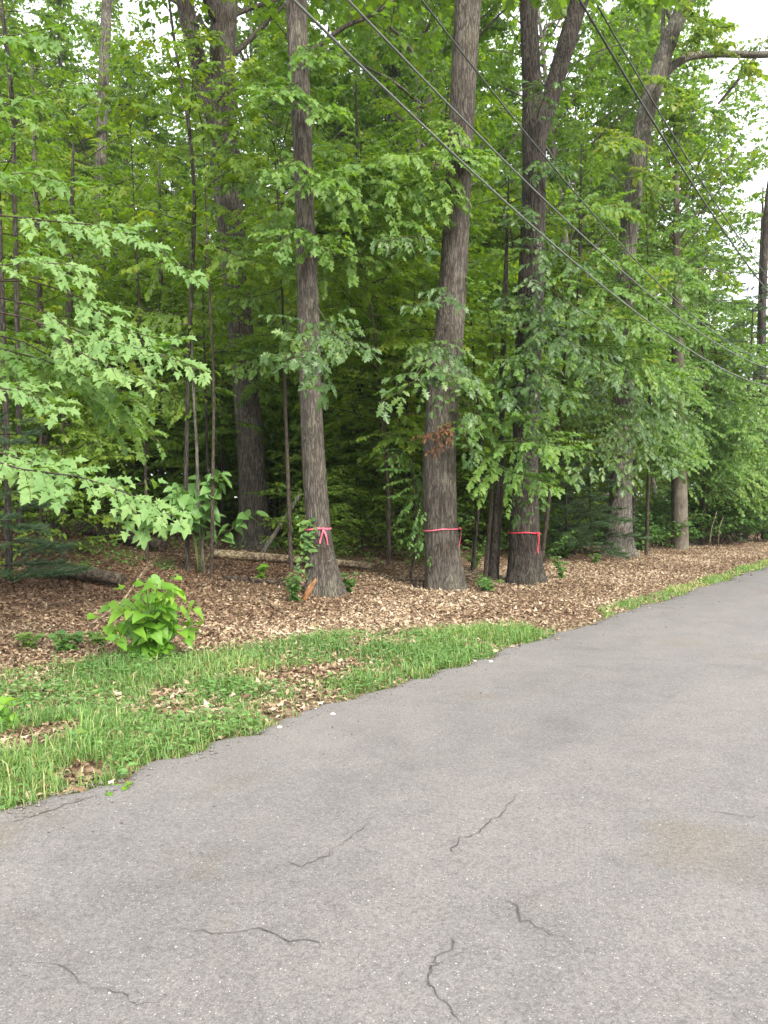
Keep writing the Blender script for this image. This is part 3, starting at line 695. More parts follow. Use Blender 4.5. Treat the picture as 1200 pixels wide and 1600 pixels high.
slender('slender_tree', [(140, 800, 24), (148, 560, 21), (155, 400, 20), (160, 220, 18), (168, 40, 16)], 'pale grey trunk deep in the wood left of the tall fork', 'bark_grey', d=28, above=6, seed=3, sprays=16, first=.5, reach=2.6, tm=.4)
slender('slender_tree', [(14, 885, 11), (10, 640, 9), (4, 440, 8)], 'thin dark stem standing beside the young pine', 'bark_dark', d=12.5, above=3, seed=4, first=.6)
slender('slender_tree', [(33, 840, 9), (28, 500, 8), (24, 270, 7), (22, 150, 7), (4, 0, 6)], 'thin crooked stem rising into the bright gap at upper left', 'bark_dark', d=15, above=2, seed=5, first=.45, sprays=12)
slender('slender_tree', [(78, 800, 12), (68, 560, 10), (62, 440, 9), (56, 250, 7)], 'slim stem between the pine and the pale grey trunk', 'bark', d=19, above=3, seed=6, first=.5)
slender('slender_tree', [(93, 826, 15), (97, 780, 13), (104, 640, 12), (112, 400, 10)], 'dark stem rooted beside the mossy log on the left slope', 'bark_dark', base=(93, 828), above=3, seed=7, first=.55)
slender('maple_sapling', [(293, 892, 7), (290, 760, 7), (294, 600, 6.5), (306, 320, 6), (298, 200, 5.5), (280, 110, 5), (265, 0, 4)], 'thin sapling with a dark curved stem bowing left at the top', 'bark_dark', base=(293, 894), above=1.2, seed=8, first=.42, sprays=20, reach=1.7, tm=.6)
slender('maple_sapling', [(319, 895, 5), (310, 800, 5), (308, 700, 5), (302, 600, 4), (298, 430, 3)], 'pale wiry sapling stem right beside the dark curved one', 'bark_grey', base=(319, 897), above=.8, seed=9, first=.5, sprays=9, reach=1.2)
slender('maple_sapling', [(345, 890, 4), (326, 780, 4), (322, 640, 4), (318, 470, 3)], 'thin leggy sapling between the wiry stem and the tall fork', 'bark_dark', d=17, above=1, seed=10, first=.45, sprays=9)
slender('slender_tree', [(553, 850, 11), (552, 760, 10), (563, 640, 9), (566, 500, 8), (560, 300, 7)], 'slim dark stem in the gap right of the bow-taped trunk', 'bark_dark', d=21, above=3, seed=11, first=.5, sprays=12, reach=1.8)
slender('slender_tree', [(587, 860, 10), (584, 740, 9), (582, 600, 8), (588, 400, 7)], 'straight stem in the middle of the gap between the taped trunks', 'bark_grey', d=22, above=3, seed=12, first=.45, sprays=12, reach=1.8)
slender('slender_tree', [(530, 838, 8), (533, 700, 7), (538, 500, 6)], 'faint stem just right of the bow-taped trunk', 'bark', d=26, above=3, seed=13, first=.4, sprays=10)
slender('slender_tree', [(660, 850, 12), (662, 620, 11), (660, 430, 10), (655, 280, 8)], 'stem half hidden behind the thickest trunk', 'bark_grey', d=26, above=4, seed=14, first=.5, sprays=12)
slender('slender_tree', [(770, 906, 18), (776, 820, 14), (782, 740, 12), (784, 600, 9), (790, 430, 7)], 'dark young stem close to the left of the forked oak', 'bark_dark', base=(770, 906), above=2, seed=15, first=.5, sprays=10)
slender('slender_tree', [(738, 890, 6), (748, 790, 5), (752, 700, 5), (740, 560, 4)], 'whip-thin stem between the thickest trunk and the forked oak', 'bark_dark', base=(740, 892), above=1, seed=16, first=.4, sprays=10, reach=1.3)
slender('slender_tree', [(989, 850, 14), (987, 760, 12), (984, 560, 9)], 'companion stem pressed against the right of the leaning oak', 'bark_dark', base=(989, 856), above=3, seed=17, first=.5, sprays=10)
slender('slender_tree', [(1197, 820, 13), (1192, 640, 11), (1190, 500, 10), (1196, 330, 9), (1212, 200, 8)], 'dark bowed stem at the right edge of the wood', 'bark_dark', d=36, above=4, seed=18, first=.6, sprays=14, reach=2.4, size=.16)
slender('slender_tree', [(1150, 835, 12), (1172, 640, 9), (1185, 560, 8), (1188, 420, 7)], 'slanting stem crossing in front of the bowed one at the far right', 'bark_dark', d=38, above=4, seed=19, first=.6, sprays=12, reach=2.4, size=.16)
slender('slender_tree', [(250, 830, 9), (254, 640, 8), (252, 440, 7)], 'plain stem between the pale grey trunk and the curved sapling', 'bark', d=24, above=4, seed=20, first=.4, sprays=12, reach=1.8)
slender('slender_tree', [(420, 820, 9), (430, 640, 8), (436, 420, 7)], 'stem glimpsed between the tall fork and the bow-taped trunk', 'bark_dark', d=27, above=4, seed=21, first=.4, sprays=12, reach=1.8)
slender('slender_tree', [(880, 850, 9), (900, 700, 8), (905, 400, 6)], 'thin stem behind the pines right of the forked oak', 'bark_dark', d=28, above=4, seed=22, first=.4, sprays=12, reach=1.8)

# ------------------------------------------------------------------ the wood behind
rngw = random.Random(77)
HEROPX = [(k, TRUNKS[k][4][0] / TRUNKS[k][4][1] * FPX + 600, TRUNKS[k][2]) for k in TRUNKS]
placed = []
def zone(px):
    for lim, txt in ((40, 'at the left edge'), (110, 'behind the mossy log'), (180, 'by the pale grey trunk'), (270, 'left of the curved sapling'), (350, 'left of the tall fork'),
                     (430, 'behind the tall fork'), (490, 'left of the bow-taped trunk'), (590, 'right of the bow-taped trunk'),
                     (690, 'left of the thickest trunk'), (760, 'right of the thickest trunk'), (825, 'left of the dark forked oak'),
                     (900, 'right of the dark forked oak'), (975, 'left of the leaning oak'), (1070, 'left of the pole-straight trunk')):
        if px < lim: return txt
    return 'right of the pole-straight trunk' if px < 1140 else 'at the right edge'

def place(protos, n, dmin, dmax, smin, label, group, gap, scale=(0.8, 1.2), pxr=(-140, 1340), clear=None, smax=70):
    tries = k = 0
    while k < n and tries < n * 60:
        tries += 1
        d = math.sqrt(rngw.uniform(dmin ** 2, dmax ** 2)); px = rngw.uniform(*pxr); x, y = (px - 600) / FPX * d, d
        s = S(x, y)
        if s < smin or s > smax: continue
        if any((x - a) ** 2 + (y - b) ** 2 < gap * gap for a, b in placed): continue
        if clear is not None and any(abs(px - hp) < clear * (1.45 if hk == 'A' else 1) * FPX / d and d < hd + 1.2 for hk, hp, hd in HEROPX if True): continue
        pr = protos[rngw.randrange(len(protos))]; pr = pr[0] if isinstance(pr, tuple) else pr
        c = copy_tree(pr); sc_ = rngw.uniform(*scale)
        c.location = (x, y, float(gz(x, y))); c.rotation_euler = (rngw.gauss(0, .03), rngw.gauss(0, .03), rngw.uniform(0, 6.283)); c.scale = (sc_, sc_, sc_)
        c['label'] = f"{'small ' if sc_ < np.mean(scale) - .1 * np.ptp(scale) else 'large ' if sc_ > np.mean(scale) + .2 * np.ptp(scale) else ''}{label} {zone(px)}"; c['category'] = pr['category']; c['group'] = f'{group} {zone(px)}'
        placed.append((x, y)); k += 1
    return k

place(PROT_U, 14, 20, 40, 4.8, 'leafy young tree at the verge,', 'leafy young trees at the verge', 1.4, (0.8, 1.2), pxr=(1085, 1330))
place(PROT_S, 14, 20, 45, 4.6, 'low leafy shrub lining the verge', 'shrubs lining the verge', 0.8, (0.9, 1.6), pxr=(990, 1120), clear=.8)
place(PROT_S[:1], 34, 26, 50, 5.0, 'dense leafy bush lining the verge', 'bushes lining the verge', 0.8, (1.5, 2.4), pxr=(1085, 1330), smax=11)
place(PROT_U, 12, 13, 24, 7, 'young layered-leaf tree not far in,', 'young trees near the edge of the wood', 1.6, (0.7, 1.05), pxr=(-140, 400), clear=1.9)
place(PROT_U, 18, 13, 24, 6.3, 'young layered-leaf tree not far in,', 'young trees near the edge of the wood', 1.4, (0.75, 1.2), pxr=(420, 1340), clear=1.9)
place(PROT_U, 66, 22, 42, 7, 'leafy understory tree farther back,', 'understory trees farther back', 1.5, (0.9, 1.45), clear=None)
place(PROT_C, 13, 26, 48, 11, 'tall full-crowned tree in the wood', 'tall trees standing in the wood', 3.2, (0.85, 1.15), pxr=(-140, 400))
place(PROT_C, 21, 24, 46, 9, 'tall full-crowned tree in the wood', 'tall trees standing in the wood', 2.8, (0.85, 1.15), pxr=(400, 900))
place(PROT_C, 18, 26, 50, 8.5, 'tall full-crowned tree in the wood', 'tall trees standing in the wood', 2.5, (0.85, 1.15), pxr=(900, 1340), clear=1.0)
place(PROT_C[1:2], 5, 17, 26, 6.5, 'tall slim tree close behind the trunks,', 'tall slim trees close behind the trunks', 2.4, (0.75, 1.0), pxr=(-60, 1000), clear=1.3)
place(PROT_C[2:], 3, 34, 58, 9, 'towering tree in the wood', 'towering trees in the wood', 2.6, (0.9, 1.2), pxr=(300, 1000))
place(PROT_C[2:] + PROT_C[:1], 10, 32, 52, 9.5, 'towering tree in the wood', 'towering trees in the wood', 2.4, (0.95, 1.2), pxr=(1110, 1330))
place(PROT_C[2:] + PROT_C[:1], 3, 32, 50, 9, 'towering tree in the wood', 'towering trees in the wood', 2.6, (0.9, 1.15), pxr=(-120, 160))
place(PROT_C, 32, 46, 85, 11, 'distant tall tree', 'distant tall trees', 2.8, (0.9, 1.25))
place(PROT_U[:1] + PROT_U[2:3], 70, 42, 80, 9, 'distant low tree', 'distant low trees', 1.8, (1.1, 1.7))
place(PROT_Y, 10, 17, 27, 7.5, 'bright yellow-green young maple', 'bright young maples behind the trunks', 1.0, (0.55, 1.05), pxr=(420, 960), clear=1.3)
place(PROT_Y, 7, 21, 30, 9, 'bright yellow-green young maple', 'bright young maples behind the trunks', 1.0, (0.6, 1.05), pxr=(-60, 380), clear=1.3)
place(PROT_U[2:3], 20, 15, 28, 6.8, 'waist-high leafy sapling in the shade', 'low saplings in the shade', 1.0, (0.35, 0.65), pxr=(420, 1200), clear=.9)
place(PROT_U[2:3], 10, 22, 30, 8, 'waist-high leafy sapling in the shade', 'low saplings in the shade', 1.0, (0.35, 0.65), pxr=(-100, 400), clear=.9)
place(PROT_S, 60, 16, 40, 5.8, 'low leafy shrub on the forest floor', 'shrubs on the forest floor', 0.8, (0.7, 1.5), pxr=(450, 1330), clear=1.2)
place(PROT_S, 22, 23, 38, 9, 'low leafy shrub on the forest floor', 'shrubs on the forest floor', 0.8, (0.7, 1.4), pxr=(-140, 450), clear=1.2)
place(PROT_S[1:], 9, 12, 20, 5, 'small sparse shrub in the leaf litter', 'small shrubs in the leaf litter', 0.8, (0.4, 0.7), pxr=(-60, 450), clear=1.0)
for px, py, k_, txt in ((846, 882, .8, 'tucked against the dark forked oak'), (868, 874, .9, 'under the young pines'), (905, 868, 1.0, 'between the two young pines'), (1003, 862, .9, 'just right of the leaning oak'),
                        (1028, 858, 1.5, 'midway between the leaning oak and the pole-straight trunk'), (1045, 856, 1.3, 'just left of the pole-straight trunk'), (1085, 855, 1.2, 'just right of the pole-straight trunk'), (1104, 853, 1.9, 'behind the broken stalks'),
                        (1128, 851, 1.7, 'right of the broken stalks'), (1150, 849, 2.0, 'under the low bright maple'), (1170, 848, 1.8, 'beneath the bowed stem'), (1190, 847, 2.1, 'at the far end of the verge'), (1215, 846, 2.0, 'cut by the right edge')):
    q = G(px, py); c = copy_tree(PROT_S[0][0]); c.location = (q[0], q[1] + .4, float(gz(q[0], q[1] + .4))); c.rotation_euler = (0, 0, px * .7); c.scale = (k_,) * 3
    c['label'] = f'leafy roadside bush {txt}'; c['category'] = 'shrub'; c['group'] = 'bushes at the back of the leaf-strewn verge'
place([PINE], 7, 28, 48, 7, 'dark feathery pine standing back', 'pines standing back', 2.2, (0.9, 1.4), pxr=(1040, 1300))
def far_wood():
    rs = np.random.default_rng(4); n = 60000
    d = rs.uniform(82, 115, n); px = rs.uniform(-250, 1450, n); x = (px - 600) / FPX * d; y = d
    s = S(x, y); h = 22 * rs.random(n) ** 1.25 * (0.7 + .6 * vnoise(x, y, .12, 2)); k = s > 8; x, y, h = x[k], y[k], h[k]; n = len(x)
    D = nrm(rs.normal(0, 1, (n, 3))); Nn = nrm(rs.normal(0, .6, (n, 3)) + np.array((0, -.3, 1))); X = nrm(np.cross(D, Nn)); Z = np.cross(X, D)
    V, T, tt = inst('far', np.stack((x, y, gz(x, y) + h), 1), X, D, Z, rs.uniform(.35, .75, n), np.clip(rs.normal(.5, .2, n), 0, 1))
    tag(obj('far_wood', mesh_np('far_wood', V, T, M['canopy'], tt)), 'far leafy mass of the wood closing the view behind the trunks', 'wood', kind='stuff')
far_wood()
for pr in [a[0] for a in PROT_U + PROT_Y + PROT_C + PROT_S]:
    for ch in KIDS[pr.name]: bpy.data.objects.remove(ch)
    bpy.data.objects.remove(pr)

# named pines
def put(proto, loc, rz, sc_, label, first=False):
    c = copy_tree(proto); c.location = loc; c.rotation_euler = (0, 0, rz); c.scale = (sc_,) * 3; c['label'] = label; return c
b = G(-12, 925); put(PINE_S, tuple(b), 0.4, .85, 'young pine with dim bluish needles at the left edge of the wood')
b = G(885, 872); put(PINE_S, tuple(b), 1.2, 1.05, 'soft-needled young pine right of the forked oak')
b = G(925, 868); put(PINE_S, tuple(b), 2.5, 1.0, 'soft-needled young pine tucked against the leaning oak')
b = P(1165, 815, 34); put(PINE, (b[0], b[1], float(gz(b[0], b[1]))), 0.3, 1.0, 'dark pine behind the wires at the right edge')
for pr in (PINE, PINE_S):
    for ch in KIDS[pr.name]: bpy.data.objects.remove(ch)
    bpy.data.objects.remove(pr)

# ------------------------------------------------------------------ near boughs, leaf by leaf where they are large
LEAFMESH = {}
def leaf_mesh(kind, mat, tint, var):
    k = (kind, mat, tint, var)
    if k not in LEAFMESH:
        V, T = leaf_verts(kind, (0.30, 0.12, 0.42, .2, .5, .05)[var], (0.15, 0.35, 0.5, .7, -.1, .2)[var], (0, 0.25, -0.3, .4, .15, -.45)[var])
        rj = np.random.default_rng(var * 31 + len(kind)); V = V + rj.normal(0, .028, V.shape); V[:, 0] *= (1, .9, 1.1, .8, 1, 1.05)[var]; V[:, 0] += .12 * (var % 3 - 1) * V[:, 1] ** 2
        LEAFMESH[k] = mesh_np('leaf', V, T, M[mat], np.full(len(V), tint))
    return LEAFMESH[k]

def leaves_as_parts(lv, kind, mat, parent, off, rng, limit, rest_name='small_leaves'):
    from mathutils import Matrix
    P_, X, D, Z, sz, t = lv.arrays(); P_ = P_ - np.asarray(off)
    order = list(range(len(P_))); rng.shuffle(order); keep = order[:limit]
    for i in keep:
        o = obj('leaf', leaf_mesh(kind, mat, round(float(t[i]) * 4) / 4, rng.randrange(6)), parent)
        m = Matrix(((X[i][0], D[i][0], Z[i][0]), (X[i][1], D[i][1], Z[i][1]), (X[i][2], D[i][2], Z[i][2]))).to_4x4()
        o.matrix_local = Matrix.Translation(P_[i]) @ m @ Matrix.Diagonal((sz[i], sz[i], sz[i], 1))
    rest = order[limit:]
    if rest:
        V, T, tt = lv.geo(kind, off, np.array(rest)); r = obj(rest_name, mesh_np(rest_name, V, T, M[mat], tt), parent); r['kind'] = 'stuff'
    return len(keep)

def px_path(pp, n=10):
    pts = np.array([P(*q) for q in pp]); cum = np.concatenate(([0], np.cumsum(np.linalg.norm(np.diff(pts, axis=0), axis=1))))
    t = np.linspace(0, cum[-1], n); return np.stack([np.interp(t, cum, pts[:, k]) for k in range(3)], 1)

def boughs(parent, off, specs, kind, mat, bark, seed, limit, size, **kw):
    rng = random.Random(seed); tot = 0
    for sp in specs:
        pp, opt = (sp if isinstance(sp, tuple) and isinstance(sp[1], dict) else (sp, {}))
        k = dict(kw); k.update(opt); sz = k.pop('size', size); r0 = k.pop('r0', 0.012); g = Geo(); lv = Leaves()
        spray(g, lv, px_path(pp), r0, rng, sz, **k)
        b = obj('bough', g.mesh('bough', M[bark], True, off), parent)
        leaves_as_parts(lv, kind, mat, b, off, rng, limit // len(specs)); tot += len(lv.p)
    return tot

# the roadside maple whose stem stands just outside the picture on the left
mp0 = np.array((-4.5, 7.4, float(gz(-4.5, 7.4))))
t = thing('maple_sapling', tuple(mp0), 'pale-leaved maple reaching in from the left edge in bright tiers', 'tree')
g = trunk_mesh(np.array([(0, 0, -.1), (.05, .05, 1.5), (-.05, .1, 3.2), (.1, .1, 5), (.2, 0, 6.5)]), [0.06, .055, .045, .03, .012], 14, 2.2, 0.02, .15)
obj('trunk', g.mesh('trunk', M['bark_grey'], True), t)
face = np.array((0.15, -0.75, 0))
near = [([(-80, 700, 7.3), (40, 735, 7.1), (130, 745, 7.0), (210, 775, 6.9), (285, 815, 6.8)], {'twig': 0.24, 'size': .112}),
        ([(-60, 690, 7.6), (60, 725, 7.5), (110, 740, 7.4)], {'twig': 0.34, 'size': .11}),
        ([(-100, 455, 8.3), (40, 470, 8.3), (130, 525, 8.2), (200, 540, 8.0), (270, 560, 7.9), (325, 585, 7.8)], {'twig': 0.22, 'start': .38, 'size': .11}),
        ([(-80, 590, 7.8), (20, 610, 7.6), (70, 625, 7.5), (105, 655, 7.5)], {'twig': 0.34, 'size': .112}),
        ([(-80, 430, 8.0), (40, 410, 8.2), (120, 415, 8.3), (150, 450, 8.4)], {'twig': 0.36}),
        ([(-100, 470, 7.9), (60, 500, 8.0), (140, 560, 7.9), (200, 585, 7.8), (245, 600, 7.8)], {'twig': .2, 'start': .5}),
        ([(-100, 440, 8.2), (60, 440, 8.3), (140, 470, 8.4), (190, 515, 8.3), (250, 530, 8.2), (292, 528, 8.1)], {'twig': .2, 'start': .5}),
        ([(150, 745, 7.2), (215, 800, 7.0), (255, 830, 6.9)], {'twig': .3}),
        ([(-60, 330, 8.6), (60, 345, 8.7), (170, 355, 8.8), (245, 385, 8.8), (310, 440, 8.9)], {'twig': 0.26})]
print('near maple leaves', boughs(t, mp0, near, 'maple', 'maple_near', 'twig', 5, 300, 0.105, tstep=0.10, lstep=0.06, droop=0.28, face=face, tilt=0.4, vert=0.2, tmean=.5, start=.25, roll=.5))
lv = Leaves(); rng = random.Random(8)
for pp in ([(-100, 300, 8.6), (40, 270, 9), (120, 290, 9.2)], [(-100, 520, 8.2), (60, 560, 8.6), (170, 600, 9), (230, 640, 9.2)], [(-80, 200, 9), (60, 150, 9.4), (140, 130, 9.8)],
           [(-100, 500, 8.8), (60, 540, 9), (150, 620, 9.4), (250, 690, 9.6)], [(-120, 60, 9), (20, 60, 9.5), (120, 40, 10)]):
    g = Geo(); spray(g, lv, px_path(pp), .012, rng, .12, .5, .13, .07, .4, face=face * .7, tmean=.35, start=.15, roll=.4, vert=.25)
    obj('branch', g.mesh('branch', M['twig'], True, mp0), t)
leaf_obj('crown', lv, 'maple', M['sunny'], t, mp0)

# oak boughs that hang across the taped trunks
face = np.array((0.1, -0.8, 0))
_, _, dB, oB, bB = TRUNKS['B']; _, _, dC, oC, bC = TRUNKS['C']; _, _, dD, oD, bD = TRUNKS['D']; _, _, dE, oE, bE = TRUNKS['E']; _, _, dA, oA, bA = TRUNKS['A']
print('B', boughs(oB, bB, [([(485, 480, dB), (500, 520, dB - 2), (480, 550, dB - 3), (440, 565, dB - 3.4)], {'twig': .26}),
                 ([(490, 470, dB), (520, 520, dB - 2), (560, 545, dB - 3), (598, 545, dB - 3.2)], {'twig': .22}),
                 ([(490, 500, dB), (500, 560, dB - 1.6), (502, 620, dB - 2.4)], {'twig': .16}),
                 [(500, 540, dB - 2), (470, 560, dB - 3), (425, 555, dB - 3.2)]], 'oak', 'oak', 'twig', 15, 200, .165,
             twig=.26, tstep=.2, lstep=.1, droop=.35, face=face, tilt=.5, vert=.3, tmean=.6, start=.4, roll=.35))
print('C', boughs(oC, bC, [([(695, 500, dC), (670, 560, dC - 2), (640, 605, dC - 2.8), (590, 630, dC - 3.2)], {'twig': .2}),
                 ([(700, 500, dC), (700, 560, dC - 2), (710, 600, dC - 2.6), (738, 645, dC - 2.9)], {'twig': .27}),
                 ([(700, 500, dC), (690, 560, dC - 1.8), (665, 590, dC - 2.4), (700, 630, dC - 2.8)], {'twig': .27}),
                 ([(715, 640, dC - .3), (730, 690, dC - 1.2), (745, 720, dC - 1.6)], {'twig': .2}),
                 ([(690, 380, dC), (640, 370, dC - 1.5), (590, 380, dC - 2.4)], {'twig': .22}),
                 ([(715, 420, dC), (690, 470, dC - 1.2), (640, 480, dC - 2)], {'twig': .22})], 'oak', 'oak', 'twig', 16, 240, .165,
             twig=.26, tstep=.2, lstep=.1, droop=.35, face=face, tilt=.5, vert=.3, tmean=.6, start=.35, roll=.35))
print('D', boughs(oD, bD, [([(825, 470, dD), (870, 520, dD - 1.6), (930, 560, dD - 2.6), (1000, 610, dD - 3)], {'twig': .24}),
                 ([(828, 420, dD), (880, 470, dD - 1.5), (930, 500, dD - 2.4), (980, 530, dD - 2.8)], {'twig': .25}),
                 ([(822, 520, dD), (830, 570, dD - 1.6), (860, 600, dD - 2.4), (905, 640, dD - 2.6)], {'twig': .28}),
                 ([(830, 380, dD), (870, 400, dD - 1.3), (930, 430, dD - 2)], {'twig': .25}),
                 ([(822, 560, dD), (810, 600, dD - 1.5), (790, 630, dD - 2)], {'twig': .3}),
                 ([(830, 330, dD), (845, 380, dD - 1), (835, 430, dD - 1.6), (815, 450, dD - 1.8)], {'twig': .3}),
                 ([(825, 450, dD), (835, 500, dD - 1.2), (820, 560, dD - 1.8)], {'twig': .3}),
                 ([(825, 600, dD), (840, 640, dD - 1.2), (830, 690, dD - 1.6)], {'twig': .3}),
                 ([(825, 700, dD), (840, 750, dD - 1), (835, 800, dD - 1.3)], {'twig': .3, 'size': .13}),
                 ([(820, 720, dD), (805, 770, dD - .9), (815, 815, dD - 1.2)], {'twig': .3, 'size': .13})], 'oak', 'oak', 'twig', 17, 280, .165,
             twig=.3, tstep=.18, lstep=.1, droop=.35, face=face, tilt=.5, vert=.3, tmean=.5, start=.25, roll=.35))
print('E', boughs(oE, bE, [([(970, 600, dE), (940, 670, dE - 3), (930, 720, dE - 4.5), (890, 745, dE - 5)], {'twig': .3}),
                 ([(972, 560, dE), (990, 650, dE - 3), (1010, 700, dE - 4.2), (1060, 740, dE - 4.6)], {'twig': .3}),
                 ([(972, 600, dE), (975, 680, dE - 3), (975, 720, dE - 4), (985, 765, dE - 4.4)], {'twig': .3}),
                 ([(975, 520, dE), (1030, 600, dE - 3), (1090, 690, dE - 4)], {'twig': .25}),
                 ([(975, 540, dE), (930, 600, dE - 3), (890, 650, dE - 4)], {'twig': .25})], 'oak', 'oak', 'twig', 18, 260, .19,
             twig=.3, tstep=.2, lstep=.11, droop=.35, face=face, tilt=.45, vert=.3, tmean=.75, start=.25, roll=.4))

def foliage(parent, off, specs, kind, mat, seed, size, name='crown', **kw):
    rng = random.Random(seed); lv = Leaves()
    for sp in specs:
        pp, opt = (sp if isinstance(sp, tuple) and isinstance(sp[1], dict) else (sp, {}))
        k = dict(kw); k.update(opt); sz = k.pop('size', size); g = Geo()
        spray(g, lv, px_path(pp), k.pop('r0', .012), rng, sz, **k)
        obj('branch', g.mesh('branch', M['twig'], True, off), parent)
    leaf_obj(name, lv, kind, M[mat], parent, off)
    return len(lv.p)

# lit leafy sprays from smaller trees by the road
def sapling_with(name, base, trace_px, label, specs, kind, mat, seed, size, bark='twig', w0=8, **kw):
    b = G(*base); d = b[1]
    pts = [b - np.array((0, 0, .08))] + [P(px, py, d) for px, py in trace_px]
    r = np.linspace(w0 / 2 / FPX * d, 0.006, len(pts))
    o = thing(name, tuple(b), label, 'tree')
    obj('trunk', trunk_mesh(np.array(pts) - b, r, 12, seed, .02, .1).mesh('trunk', M[bark], True), o)
    print(label[:30], foliage(o, b, [(([(a[0], a[1], d + a[2]) for a in pp[0]], pp[1]) if isinstance(pp, tuple) else [(a[0], a[1], d + a[2]) for a in pp]) for pp in specs], kind, mat, seed, size, **kw))
    return o

kw = dict(twig=.6, tstep=.11, lstep=.06, droop=.35, face=np.array((.1, -.5, 0)), tilt=.5, vert=.3, start=.08, roll=.45)
sapling_with('maple_sapling', (757, 915), [(768, 780), (772, 640), (770, 500)], 'yellow-green maple sapling leaning out before the forked oak',
             [[(770, 690, 0), (810, 690, -1), (860, 695, -1.8), (895, 705, -2.2)], [(770, 660, 0), (800, 655, -.8), (850, 660, -1.5)], [(770, 720, 0), (790, 735, -1), (830, 745, -1.6), (865, 765, -1.8)],
              [(770, 600, 0), (745, 600, -.8), (720, 590, -1.5)], [(770, 560, 0), (800, 560, -.8), (840, 570, -1)], [(772, 640, 0), (740, 650, -.8), (715, 670, -1.2)], [(770, 520, 0), (760, 480, -.5), (740, 440, -.8)]],
             'maple', 'sunny', 51, .11, tmean=.75, **kw)
sapling_with('maple_sapling', (640, 905), [(655, 800), (640, 690)], 'drooping sapling whose leaves hang against the foot of the thickest trunk',
             [[(645, 770, 0), (660, 790, -.8), (672, 830, -1.2), (680, 870, -1.3)], [(650, 800, 0), (648, 830, -.5), (655, 860, -.8)], [(640, 720, 0), (650, 760, -.8), (665, 800, -1.3)], [(640, 700, 0), (600, 720, -.5)]],
             'oval', 'under', 52, .09, w0=4, tmean=.7, **kw)
sapling_with('maple_sapling', (455, 890), [(445, 600), (440, 400), (430, 250)], 'bright maple sapling whose tiers cross the bow-taped trunk high up',
             [[(440, 250, 0), (480, 235, -.6), (520, 240, -1)], [(435, 300, 0), (400, 290, -.5), (350, 285, -1)], [(440, 360, 0), (500, 345, -1), (560, 320, -1.5), (640, 300, -1.8)],
              [(440, 330, 0), (500, 300, -.6), (560, 270, -1), (620, 260, -1.2)], [(440, 400, 0), (500, 410, -1), (560, 400, -1.5), (600, 410, -1.8)], [(440, 380, 0), (400, 390, -.6), (340, 400, -1)],
              [(440, 450, 0), (420, 460, -.5), (370, 470, -1)], [(438, 270, 0), (420, 190, -.5), (410, 100, -.8)], [(438, 250, 0), (460, 150, -.6), (500, 90, -1)], [(440, 500, 0), (480, 520, -.8), (540, 510, -1.2)],
              [(440, 550, 0), (400, 560, -.5), (360, 580, -1)], [(440, 350, 0), (520, 370, -1), (620, 350, -1.8), (690, 330, -2)], [(440, 300, 0), (540, 270, -1), (650, 240, -1.8), (760, 250, -2.2)], [(440, 200, 0), (470, 90, -.5), (480, 40, -.8)], [(440, 320, 0), (540, 290, -1), (640, 290, -1.8), (720, 310, -2.1)]],
             'lobed', 'sunny', 53, .125, w0=7, tmean=.8, **kw)
sapling_with('maple_sapling', (845, 880), [(880, 600), (890, 400), (900, 250)], 'leafy sapling filling the space right of the forked oak',
             [[(890, 520, 0), (930, 500, -1), (990, 500, -2), (1040, 520, -2.5)], [(885, 560, 0), (930, 560, -1), (1000, 560, -2), (1060, 590, -2.5)], [(890, 420, 0), (940, 400, -1), (1000, 420, -1.5)], [(880, 600, 0), (860, 620, -.8), (840, 660, -1.2)],
              [(890, 480, 0), (850, 470, -.8), (800, 500, -1)], [(895, 350, 0), (860, 340, -.8), (900, 300, -1)], [(895, 330, 0), (950, 320, -.8), (1000, 340, -1.2)], [(890, 450, 0), (960, 450, -1.2), (1030, 470, -2)], [(885, 540, 0), (950, 540, -1.2), (1020, 545, -2.2)]],
             'lobed', 'sunny', 54, .12, w0=7, tmean=.55, **kw)
kw2 = dict(kw); kw2.update(tstep=.13, lstep=.075, twig=.55)
sapling_with('roadside_maple', (1098, 852), [(1100, 700), (1098, 560), (1090, 420), (1085, 300)], 'bushy bright maple overhanging the verge beside the pole-straight trunk',
             [[(1095, 560, 0), (1050, 560, -2), (1010, 580, -3)], [(1095, 520, 0), (1050, 500, -1.5), (1020, 470, -2)], [(1098, 600, 0), (1130, 590, -2), (1180, 600, -3.5)], [(1100, 640, 0), (1080, 650, -2), (1050, 670, -4)],
              [(1100, 650, 0), (1130, 660, -2), (1170, 680, -4)], [(1098, 620, 0), (1140, 625, -2), (1200, 640, -4)], [(1100, 690, 0), (1120, 710, -2), (1150, 740, -3.5)], [(1098, 480, 0), (1130, 470, -1.5), (1160, 480, -2.5)],
              [(1090, 440, 0), (1060, 430, -1), (1030, 430, -2)], [(1090, 420, 0), (1110, 390, -1), (1140, 370, -2)], [(1098, 670, 0), (1070, 690, -2), (1040, 710, -3.5)], [(1098, 540, 0), (1150, 540, -2), (1200, 560, -3.5)],
              [(1100, 720, 0), (1090, 740, -1.5), (1075, 770, -2.5)], [(1090, 400, 0), (1060, 370, -1), (1040, 340, -1.6)], [(1100, 660, 0), (1160, 700, -2), (1210, 720, -3)]],
             'far', 'sunny', 55, .14, w0=7, tmean=.6, **kw2)
